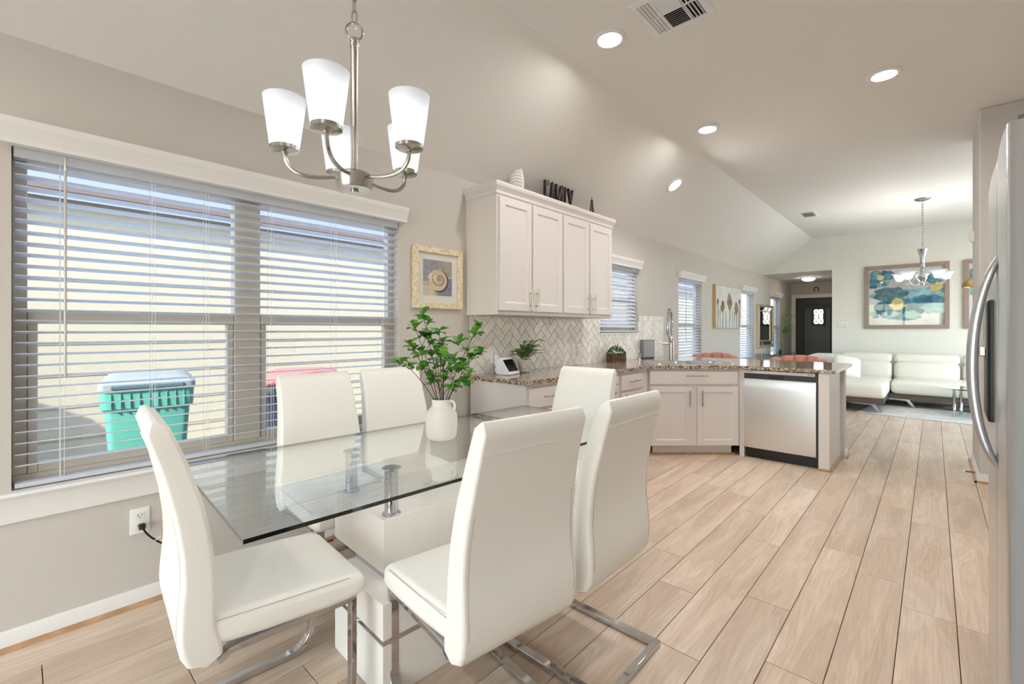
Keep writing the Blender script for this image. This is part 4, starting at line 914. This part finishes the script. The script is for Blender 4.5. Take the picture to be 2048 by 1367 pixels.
# local: front at x=0 facing -x, y along the width (0 near .. .8 far)
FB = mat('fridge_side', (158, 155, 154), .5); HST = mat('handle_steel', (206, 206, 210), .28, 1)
B(.075, .74, .0, .80, .02, 1.765).build('cabinet', FB, t, smooth=False, bevel=.006)
def fdoor(y0, y1):
    h = (y1 - y0); pr = []
    for i in range(13):
        v = i / 12; yy_ = y0 + h * v; pr.append((.004 * (2 * v - 1) ** 2, yy_))
    rn = .02
    poly = [(.072, y0), (.02, y0), (.008, y0 + .006), (.002, y0 + .02)] + [(x, y) for x, y in pr[1:-1]] + [(.002, y1 - .008), (.01, y1 - .001), (.072, y1)]
    m = MB().prism(poly, 2, .06, 1.78); o = m.build('door', [STEEL, FB], t, ang=50)
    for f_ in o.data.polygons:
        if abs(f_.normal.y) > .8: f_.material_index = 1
    return o
da = fdoor(-.004, .342); db = fdoor(.350, .80)
B(.03, .7, .01, .79, .0, .055).build('base_grille', DARK, t, smooth=False)
def fhandle(y, parent):
    pts = bez((.004, y, .875), (-.066, y, .99), (-.070, y, 1.33), (.004, y, 1.49), 22); m = MB(); rings = []
    for i, p in enumerate(pts):
        a, b = pts[max(i - 1, 0)], pts[min(i + 1, 22)]; tg = (b - a).normalized(); nn = Vector((tg.z, 0, -tg.x)); e = sin(pi * i / 22) ** .5
        rings.append([p + nn * (u * (.007 + .006 * e)) + Vector((0, v * (.010 + .006 * e), 0)) for u, v in [(cos(2 * pi * k / 12), sin(2 * pi * k / 12)) for k in range(12)]])
    m.loft(rings).build('handle', HST, parent)
fhandle(.318, da); fhandle(.376, db)
m = MB(); B(-.013, .01, .47, .70, .985, 1.375).build('dispenser_frame', BLACK, db, smooth=False, bevel=.008)
B(-.016, -.012, .49, .68, 1.22, 1.36).build('dispenser_panel', mat('panel_grey', (120, 120, 124), .3), db, smooth=False)
B(-.014, -.0125, .50, .67, 1.0, 1.2).build('dispenser_recess', DARK, db, smooth=False)
B(-.03, -.012, .55, .62, 1.19, 1.225).build('dispenser_spout', NICKEL, db, smooth=False, bevel=.004)
for y in (.02, .74): B(.02, .14, y, y + .05, 1.765, 1.80).build('hinge_cover', mat('hinge_grey', (96, 96, 98), .5), t, smooth=False, bevel=.006)
# wall end details
t = thing('door_stop', 'spring door stop on the wall end baseboard by the refrigerator', 'door stop', (.266, 5.60, .045), 180)
pts = [(.005 + .06 * i / 80, .007 * cos(i * 1.1), .007 * sin(i * 1.1)) for i in range(81)]
MB().tube(pts, .0018, 5).build('spring', NICKEL, t); MB().cyl((0, 0, 0), (.008, 0, 0), .011, n=12).build('mount', NICKEL, t); MB().cyl((.063, 0, 0), (.083, 0, 0), .008, n=12).build('tip', WHITEP, t)
t = thing('motion_sensor', 'small white sensor high on the wall end by the refrigerator', 'sensor', (.28, 6.1, 2.15), 180)
MB().loft([[(x, u, v) for u, v in rrect(a, b, .012)] for x, a, b in ((0, .026, .055), (.012, .026, .055), (.026, .02, .045), (.032, .012, .03))]).build('body', WHITEP, t)
B(.026, .034, -.014, .014, -.03, .0).build('lens', mat('sensor_lens', (214, 214, 216), .3), t, smooth=False, bevel=.004)
# ------------------------------------------------------------------ flower canvas on the left wall
t = thing('flower_canvas', 'square silver canvas with brown flowers between two tall blinds', 'picture', (XW + .002, 8.585, 1.305), 90)
CW, CH_ = 1.37, .73
B(-CW / 2, CW / 2, -.05, 0, 0, CH_).build('canvas', [mat('canvas_gold', (206, 176, 110), .6)], t, smooth=False)
flat(t, 'painted_face', [(-CW / 2 + .005, .005), (CW / 2 - .005, .005), (CW / 2 - .005, CH_ - .005), (-CW / 2 + .005, CH_ - .005)], -.0502, mat('canvas_silver', (200, 204, 204), .6, var=(5, (222, 220, 212))), .001)
PB = mat('petal_brown', (98, 78, 68), .7, var=(9, (160, 140, 122))); PC = mat('petal_cream', (214, 190, 158), .7, var=(9, (226, 214, 196)))
m = MB()
for i, (x, z, r_) in enumerate(((-.36, .36, .11), (0, .46, .15), (.38, .35, .12), (-.60, .43, .06), (.56, .48, .06))):
    flat(t, 'flower_halo', blob(x, z - .03, r_ * 1.35, r_ * .9, 22, .2, i + 5), -.0516 - i * .0002, PC); flat(t, 'flower', blob(x, z + .01, r_ * .85, r_ * .85, 22, .28, i + 11), -.0530 - i * .0002, PB)
    m.tube([(x, -.0545, z - r_ * .7), (x + .02, -.0545, z * .5), (x - .01, -.0545, .01)], .005, 4)
for x in (-.5, -.2, .16, .27, .5): m.tube([(x, -.0545, .30), (x + .01, -.0545, .01)], .004, 4)
m.build('stems', mat('stem_grey', (120, 118, 112), .7), t)
# ------------------------------------------------------------------ big framed flower print on the far wall
def big_art(label, xc, w_, z0, h_):
    t = thing('framed_print', label, 'picture', (xc, YF, z0), 0)
    frame(t, w_, h_, .065, .045, mat('frame_taupe', (152, 134, 122), .5) if 'frame_taupe' not in bpy.data.materials else bpy.data.materials['frame_taupe'])
    flat(t, 'mat_board', [(-w_ / 2 + .04, .04), (w_ / 2 - .04, .04), (w_ / 2 - .04, h_ - .04), (-w_ / 2 + .04, h_ - .04)], -.01, mat('art_paper', (226, 226, 226), .8, var=(6, (206, 206, 210))))
    return t
t = big_art('large teal flower print in a taupe frame above the white sofa', -.378, 1.165, 1.297, 1.165)
TE = [mat('teal_%d' % i, c, .7, var=(11, d_, 8)) for i, (c, d_) in enumerate((((38, 96, 120), (96, 160, 176)), ((20, 72, 104), (60, 130, 156)), ((112, 166, 178), (168, 204, 208)), ((54, 104, 116), (150, 186, 190)), ((196, 170, 96), (232, 214, 150)), ((176, 172, 176), (206, 202, 204)), ((58, 92, 102), (104, 140, 146))))]
XA0, XA1, ZA0, ZA1 = -.51, .51, .075, 1.09
def petals(cx, cz, rx, rz, seed, mi, y):
    p = blob(cx, cz, rx, rz, 72, .22, seed); rj = random.Random(seed); p = [(cx + (u - cx) * k_j, cz + (v - cz) * k_j) for (u, v), k_j in ((q_, 1 + rj.uniform(-.07, .05)) for q_ in p)]; p = clip(p, (XA0, XA1, ZA0, ZA1))
    if len(p) > 2: flat(t, 'painted_petal', p, y, TE[mi])
specs = [(0, .62, .52, .12, 5, 2), (.28, .66, .25, .10, 6, 2), (-.05, .83, .36, .09, 7, 5), (.14, .78, .2, .08, 21, 5), (-.36, .93, .19, .17, 1, 3), (-.45, .86, .10, .11, 3, 0), (-.26, .98, .11, .10, 2, 0), (-.33, .83, .10, .06, 25, 3), (.42, .92, .12, .10, 18, 3), (.38, .84, .10, .06, 26, 0), (-.22, .64, .24, .13, 9, 6), (-.30, .60, .12, .09, 27, 6), (.28, .46, .25, .14, 13, 0), (.37, .36, .18, .09, 14, 2), (-.12, .38, .31, .19, 10, 0), (-.29, .38, .14, .14, 12, 1), (.04, .32, .20, .13, 15, 1), (-.02, .21, .25, .06, 16, 0), (.09, .25, .12, .07, 28, 2), (-.22, .26, .13, .06, 29, 2), (.20, .50, .10, .05, 20, 1), (.33, .50, .06, .05, 23, 1), (.42, .54, .06, .04, 24, 1), (.25, .56, .07, .04, 22, 1), (-.47, .28, .07, .04, 19, 2), (-.42, .22, .05, .03, 31, 3)]
for i, (a, b, c, d_, e, f_) in enumerate(specs): petals(a, b, c, d_, e + 30, f_, -.0115 - i * .0004)
for i, (a, b, c, d_) in enumerate(((-.35, .945, .055, .05), (-.11, .44, .11, .10), (.41, .73, .08, .08))): petals(a, b, c, d_, 60 + i, 4, -.0225 - i * .0003)
m = MB(); rr_ = random.Random(4)
for cx_, cz_, s_ in ((-.11, .44, 1), (.41, .73, .75), (-.35, .945, .5)):
    for i in range(40): a = rr_.uniform(0, 6.28); q_ = rr_.random() ** .5 * .1 * s_; m.ball((cx_ + q_ * cos(a), -.0238, cz_ + q_ * .9 * sin(a)), .008 * s_ + .002, .002, .008 * s_ + .002, 6, 4)
m.build('stamens', TE[4], t)
B(-.53, .53, -.0305, -.029, .06, 1.105).build('glass', SGLASS, t, smooth=False)
t = big_art('second teal flower print partly hidden behind the wall end', .96, 1.165, 1.30, 1.165)
for i, (a, b, c, d_, e, f_) in enumerate(specs[:12]): petals(-a, b, c, d_, e + 90, f_, -.0115 - i * .0004)
B(-.53, .53, -.0305, -.029, .06, 1.105).build('glass', SGLASS, t, smooth=False)
# brass dome arc lamp in front of the second print
t = thing('arc_lamp', 'brass dome lamp hanging before the second teal print', 'lamp', (1.55, 9.9, 0))
BRS = mat('brass', (196, 172, 120), .22, 1)
MB().lathe([(.001, 0), (.16, 0), (.16, .03), (.001, .035)], n=28).build('base', DARK, t)
MB().tube(bez((0, 0, .03), (0, 0, 1.7), (-.1, 0, 2.35), (-.55, 0, 2.3), 16) + bez((-.55, 0, 2.3), (-.75, 0, 2.25), (-1.10, 0, 2.17), (-1.10, 0, 2.08), 8)[1:], .012, 10).build('arc_pole', BRS, t)
MB().lathe([(.001, .155), (.04, .15), (.09, .12), (.125, .06), (.132, .0), (.127, .0), (.12, .055), (.085, .112), (.001, .145)], (-1.10, 0, 1.925), 28).build('dome_shade', BRS, t)
# ------------------------------------------------------------------ switch plates on the far wall
t = thing('light_switch', 'white three gang switch plate on the far wall beside the entry', 'switch', (-1.30, YF, 1.37))
MB().loft([[(u, y_, v) for u, v in rrect(a, b, .006)] for y_, a, b in ((0, .085, .06), (-.005, .085, .06), (-.007, .08, .055))]).build('plate', WHITEP, t)
for i in (-1, 0, 1): B(i * .046 - .016, i * .046 + .016, -.011, -.006, -.033, .033).build('rocker', WHITEP, t, smooth=False, bevel=.002)
# ------------------------------------------------------------------ living room chandelier
t = thing('chandelier', 'nickel chandelier with bell glass shades hanging before the flower print', 'chandelier', (-.114, 8.64, 1.90))
MB().lathe([(.001, 1.185), (.05, 1.19), (.085, 1.205), (.09, 1.2195)], n=24).build('canopy', NICKEL, t)
lk = None; z = .545; i = 0
while z < 1.18:
    pts = [(.011 * cos(2 * pi * k / 10), 0, .024 * sin(2 * pi * k / 10)) for k in range(10)]
    if lk is None: lk = MB().tube(pts, .0035, 5, closed=True).build('chain_link', NICKEL, t); o = lk
    else: o = inst(lk, 'chain_link', t)
    o.location = (0, 0, z); o.rotation_euler = (0, 0, R(40 + 90 * (i % 2))); z += .038; i += 1
MB().lathe([(.001, 0), (.02, .005), (.03, .03), (.022, .06), (.05, .10), (.055, .12), (.03, .16), (.024, .3), (.03, .4), (.05, .48), (.062, .51), (.012, .515), (.005, .53)], n=20).build('column', CHROME, t)
for k in range(5):
    a = R(20 + 72 * k); cx_, cy_ = .26 * cos(a), .26 * sin(a)
    MB().tube(bez((.03 * cos(a), .03 * sin(a), .06), (.10 * cos(a), .10 * sin(a), -.04), (cx_ * .95, cy_ * .95, -.01), (cx_, cy_, .08), 10), .008, 6).build('arm', NICKEL, t)
    MB().lathe([(.03, .08), (.045, .10), (.055, .14), (.08, .175), (.105, .185), (.10, .187), (.075, .178), (.05, .142), (.04, .104)], (cx_, cy_, 0), 18, cap=False).build('shade', SHADE, t)
    MB().ball((cx_, cy_, .14), .028, n=10, m=6).build('bulb', BULB2, t)
# entry ceiling light, horseshoe over the door
t = thing('dome_light', 'flush dome light on the entry ceiling', 'ceiling light', (-2.09, 12.2, ZW))
MB().lathe([(.15, 0), (.15, -.015), (.135, -.02)], n=24).build('rim', NICKEL, t)
MB().lathe([(.135, -.016), (.12, -.05), (.08, -.075), (.001, -.085)], n=24).build('dome', mat('dome_glow', (255, 248, 235), .4, emit=14, ecol=(1, .9, .76)), t)
t = thing('horseshoe', 'small dark horseshoe hung over the front door', 'ornament', (-2.16, YD, 2.285))
MB().tube([(.05 * cos(R(a)), -.012, .05 * sin(R(a)) * 1.1) for a in range(-60, 241, 20)], .011, 6).build('shoe', mat('iron', (60, 54, 50), .5, .6), t)
# ------------------------------------------------------------------ bar chairs behind the peninsula
COR = mat('coral_velvet', (196, 128, 112), .75, var=(7, (214, 150, 134)))
def tub(label, x):
    t = thing('bar_chair', label, 'chair', (x, 6.42, 0), 0, 'coral channel tufted bar chairs')
    n = 9; R_ = .36; 
    for i in range(n):
        a0, a1 = R(-12 + 204 * i / n), R(-12 + 204 * (i + 1) / n); am = (a0 + a1) / 2; m = MB(); rings = []; hz = .955 - .10 * (abs(i - 4) / 4) ** 1.6
        w_ = R_ * (a1 - a0) / 2; u_ = Vector((-sin(am), cos(am), 0)); nn = Vector((cos(am), sin(am), 0))
        for z_, s_ in ((.50, .6), (.52, .95), (.60, 1), (.8, 1), (hz - .025, 1), (hz - .008, .8), (hz, .35)):
            c_ = nn * (R_ - .02 + .02 * (z_ - .5)); rings.append([(c_ + u_ * (w_ * 1.02 * cos(2 * pi * k / 12) * min(1, s_ + .2)) + nn * (.05 * s_ * sin(2 * pi * k / 12)) + Vector((0, 0, z_))) for k in range(12)])
        m.loft(rings).build('back_channel', COR, t, ang=70)
    m = MB(); m.loft([[(.33 * cos(2 * pi * k / 24) * s_, .33 * sin(2 * pi * k / 24) * s_, z_) for k in range(24)] for z_, s_ in ((.52, .9), (.53, .98), (.60, 1), (.635, .96), (.65, .8))]); m.build('seat', COR, t, ang=60)
    for sx in (-1, 1):
        for sy in (-1, 1): MB().cyl((sx * .27, sy * .27, 0), (sx * .2, sy * .2, .53), .012, .016, 10).build('leg', BLACK, t)
tub('coral tufted bar chair behind the faucet', -2.26); tub('coral tufted bar chair behind the dishwasher side of the peninsula', -1.24)
# ------------------------------------------------------------------ mirror, console, bamboo
t = thing('wall_mirror', 'wall mirror in a champagne and mirrored frame beside the entry window', 'mirror', (XW, 11.03, .895), 90)
MIR = mat('mirror', (215, 220, 218), .02, 1); CHM = mat('champagne', (206, 188, 160), .35, .5)
MW, MH = 1.18, .91
frame(t, MW, MH, .05, .06, CHM)
def ring4(d, y): return [(-MW / 2 + d, y, d * .8), (MW / 2 - d, y, d * .8), (MW / 2 - d, y, MH - d * .8), (-MW / 2 + d, y, MH - d * .8)]
for k in range(4):
    a, b = ring4(.04, -.045), ring4(.17, -.022); k2 = (k + 1) % 4
    MB().add([a[k], a[k2], b[k2], b[k], *[(p[0], p[1] + .004, p[2]) for p in (a[k], a[k2], b[k2], b[k])]], [(0, 1, 2, 3), (7, 6, 5, 4), (0, 4, 5, 1), (1, 5, 6, 2), (2, 6, 7, 3), (3, 7, 4, 0)]).build('mirror_strip', MIR, t, smooth=False)
    MB().tube([b[k], b[k2]], .012, 6).build('inner_bead', CHM, t)
B(-MW / 2 + .17, MW / 2 - .17, -.022, -.016, .135, MH - .135).build('mirror_glass', MIR, t, smooth=False)
t = thing('console_table', 'narrow glass console table under the wall mirror', 'table', (-2.47, 11.2, 0))
B(-.19, .19, -.9, .9, .765, .777).build('glass_top', [glass('console_glass', (.86, .94, .91), 1.6, .06)], t, smooth=False)
for y in (-.75, .75):
    for x in (-.15, .15): MB().cyl((x, y, 0), (x, y, .765), .018, n=12).build('leg', CHROME, t)
B(-.17, .17, -.8, .8, .25, .258).build('glass_shelf', SGLASS, t, smooth=False)
t = thing('glass_vase', 'clear tall glass vase on the console table', 'vase', (-2.48, 11.45, .7775))
MB().lathe([(.05, 0), (.055, .01), (.05, .10), (.06, .28), (.056, .28), (.046, .10), (.045, .015)], n=20).build('body', SGLASS, t)
BAM = mat('bamboo_leaf', (92, 148, 60), .45, var=(9, (130, 172, 84)), trans=.2); STK = mat('bamboo_stalk', (120, 140, 84), .5)
rb = random.Random(21)
for s_, lb_ in enumerate(('tallest bamboo stalk standing upright in the glass vase', 'bamboo stalk leaning toward the front door in the glass vase', 'shortest bamboo stalk leaning toward the mirror in the glass vase')):
    t = thing('bamboo_stalk', lb_, 'plant', (-2.48, 11.45, .80), group='bamboo stalks in the glass vase')
    a = R((0, 80, -70)[s_]); tipx = Vector((.08 * cos(a) + .04, .24 * sin(a) + .03, (.98, .86, .74)[s_])); pts = bez((.015 * cos(a), .015 * sin(a), .0), (.02 * cos(a), .02 * sin(a), .3), tipx * .6 + Vector((0, 0, .1)), tipx, 10)
    MB().tube(pts, .006, 6).build('stalk', STK, t)
    for k in range(16):
        p = pts[4 + k % 7]; az = rb.uniform(-2.95, -.2); el = rb.uniform(-.3, .7); m = leaf_mesh(rb.uniform(.16, .27), .019, None); o = m.build('leaf', BAM, t); o.location = p
        d_ = Vector((-sin(az), cos(az), 0)); 
        if (p + d_ * .24).x + -2.48 < XW + .03: az = rb.uniform(-2.6, -.6)
        o.rotation_euler = (el, 0, az)
o = B(-.03, .03, -.03, .03, 0, .06).build('candle_holder', BLACK, smooth=False, bevel=.006); o.location = (-2.44, 11.2, .7775); tag(o, 'small black candle holder on the console table', 'candle holder')
# ------------------------------------------------------------------ sofa, cushion, coffee table, rug
SOF = mat('sofa_leather', (232, 228, 214), .45, bump=(12, .25, .01)); BRN = mat('sofa_base', (92, 80, 72), .5)
t = thing('sectional_sofa', 'white leather sectional sofa with chaise against the far wall', 'sofa', (0, 0, .0115))
def cushion(name, x0, x1, y0, y1, z0, z1, r, parent=t, m_=None):
    m = MB(); cx_, cy_, w_, d_ = (x0 + x1) / 2, (y0 + y1) / 2, (x1 - x0) / 2, (y1 - y0) / 2; rings = []
    for z_, s_ in ((z0, r * .6), (z0 + r * .35, r * .12), (z0 + r, 0), (z1 - r, 0), (z1 - r * .35, r * .2), (z1, r * .8)):
        rings.append([(cx_ + u, cy_ + v, z_) for u, v in rrect(w_ - s_, d_ - s_, max(r * 1.1 - s_ * .3, .01), 4)])
    rings.append([(cx_ + u, cy_ + v, z1 + .012) for u, v in rrect(w_ * .6, d_ * .6, .03, 4)])
    return m.loft(rings).build(name, m_ or SOF, parent, ang=70)
cushion('chaise_seat', -1.75, -.53, 8.80, 10.75, .22, .43, .06); cushion('seat', -.52, .60, 9.72, 10.75, .22, .43, .06); cushion('seat', .61, 1.2, 9.72, 10.75, .22, .43, .06)
B(-1.73, -.55, 8.84, 10.8, .13, .22).build('base', BRN, t, smooth=False, bevel=.01); B(-.55, 1.18, 9.78, 10.8, .13, .22).build('base', BRN, t, smooth=False, bevel=.01)
for a, b in ((-1.30, -.53), (-.52, .33), (.345, 1.2)):
    o = cushion('backrest', a + .008, b - .008, 10.42, 10.72, .40, .70, .07); o = cushion('headrest', a + .008, b - .008, 10.50, 10.76, .685, .835, .05)
cushion('arm_back', -1.75, -1.30, 10.0, 10.76, .40, .80, .07)
for x, y in ((-.72, 8.9), (-.35, 9.82), (1.0, 9.82), (-1.6, 8.9)):
    MB().prism([(x - .26, .13), (x + .06, .13), (x + .14, .0), (x + .10, .0), (x + .02, .105), (x - .26, .118)], 1, y, y + .05).build('leg', CHROME, t, smooth=False)
m = MB(); rings = []
for i in range(9):
    v = -1 + 2 * i / 8; s_ = (1 - v * v) ** .4 if abs(v) < 1 else .12; rings.append([(u * max(s_, .3), v * .075, w_ * max(s_, .3)) for u, w_ in rrect(.21, .20, .06, 3)])
o = m.loft(rings).build('sofa_cushion', SOF, ang=80); o.location = (-1.12, 9.9, .63); o.rotation_euler = (R(-25), R(12), R(28)); tag(o, 'white leather scatter cushion on the sofa chaise', 'cushion')
t = thing('coffee_table', 'oval two tier glass coffee table on chrome posts before the sofa', 'table', (.52, 9.35, .012))
def oval(a, b, z0, z1, nm, material): return MB().loft([[(a * cos(2 * pi * k / 40), b * sin(2 * pi * k / 40), z) for k in range(40)] for z in (z0, z1)]).build(nm, material, t, smooth=False)
CGL = glass('coffee_glass', (.86, .94, .91), 1.7, .07)
oval(.50, .36, .405, .417, 'glass_top', CGL); oval(.42, .30, .10, .11, 'glass_shelf', CGL)
for x, y in ((-.30, -.10), (-.22, .14), (.30, -.10), (.22, .14)): MB().cyl((x, y, 0), (x, y, .405), .019, n=14).build('post', CHROME, t)
def rug_mat():
    m = mat('rug_pattern', (206, 202, 198), .95); t_ = m.node_tree; b = t_.nodes['Principled BSDF']; N = t_.nodes.new; L = t_.links
    tc = N('ShaderNodeTexCoord'); mp = N('ShaderNodeMapping'); mp.inputs['Scale'].default_value = (2, 9, 1); L.new(tc.outputs['Object'], mp.inputs[0])
    n = N('ShaderNodeTexNoise'); n.inputs['Scale'].default_value = 2.2; n.inputs['Detail'].default_value = 6; n.inputs['Roughness'].default_value = .7; L.new(mp.outputs[0], n.inputs[0])
    r = N('ShaderNodeValToRGB'); r.color_ramp.elements[0].position = .36; r.color_ramp.elements[0].color = (*G((104, 98, 98)), 1); r.color_ramp.elements[1].position = .46; r.color_ramp.elements[1].color = (*G((212, 206, 200)), 1); L.new(n.outputs[0], r.inputs[0]); L.new(r.outputs[0], b.inputs['Base Color']); return m
o = B(-1.0, 1.1, -.95, .85, 0, .011).build('area_rug', rug_mat(), smooth=False, bevel=.003); o.location = (.22, 9.62, .0005); o.rotation_euler = (0, 0, R(-6)); tag(o, 'pale grey abstract rug under the coffee table', 'rug')
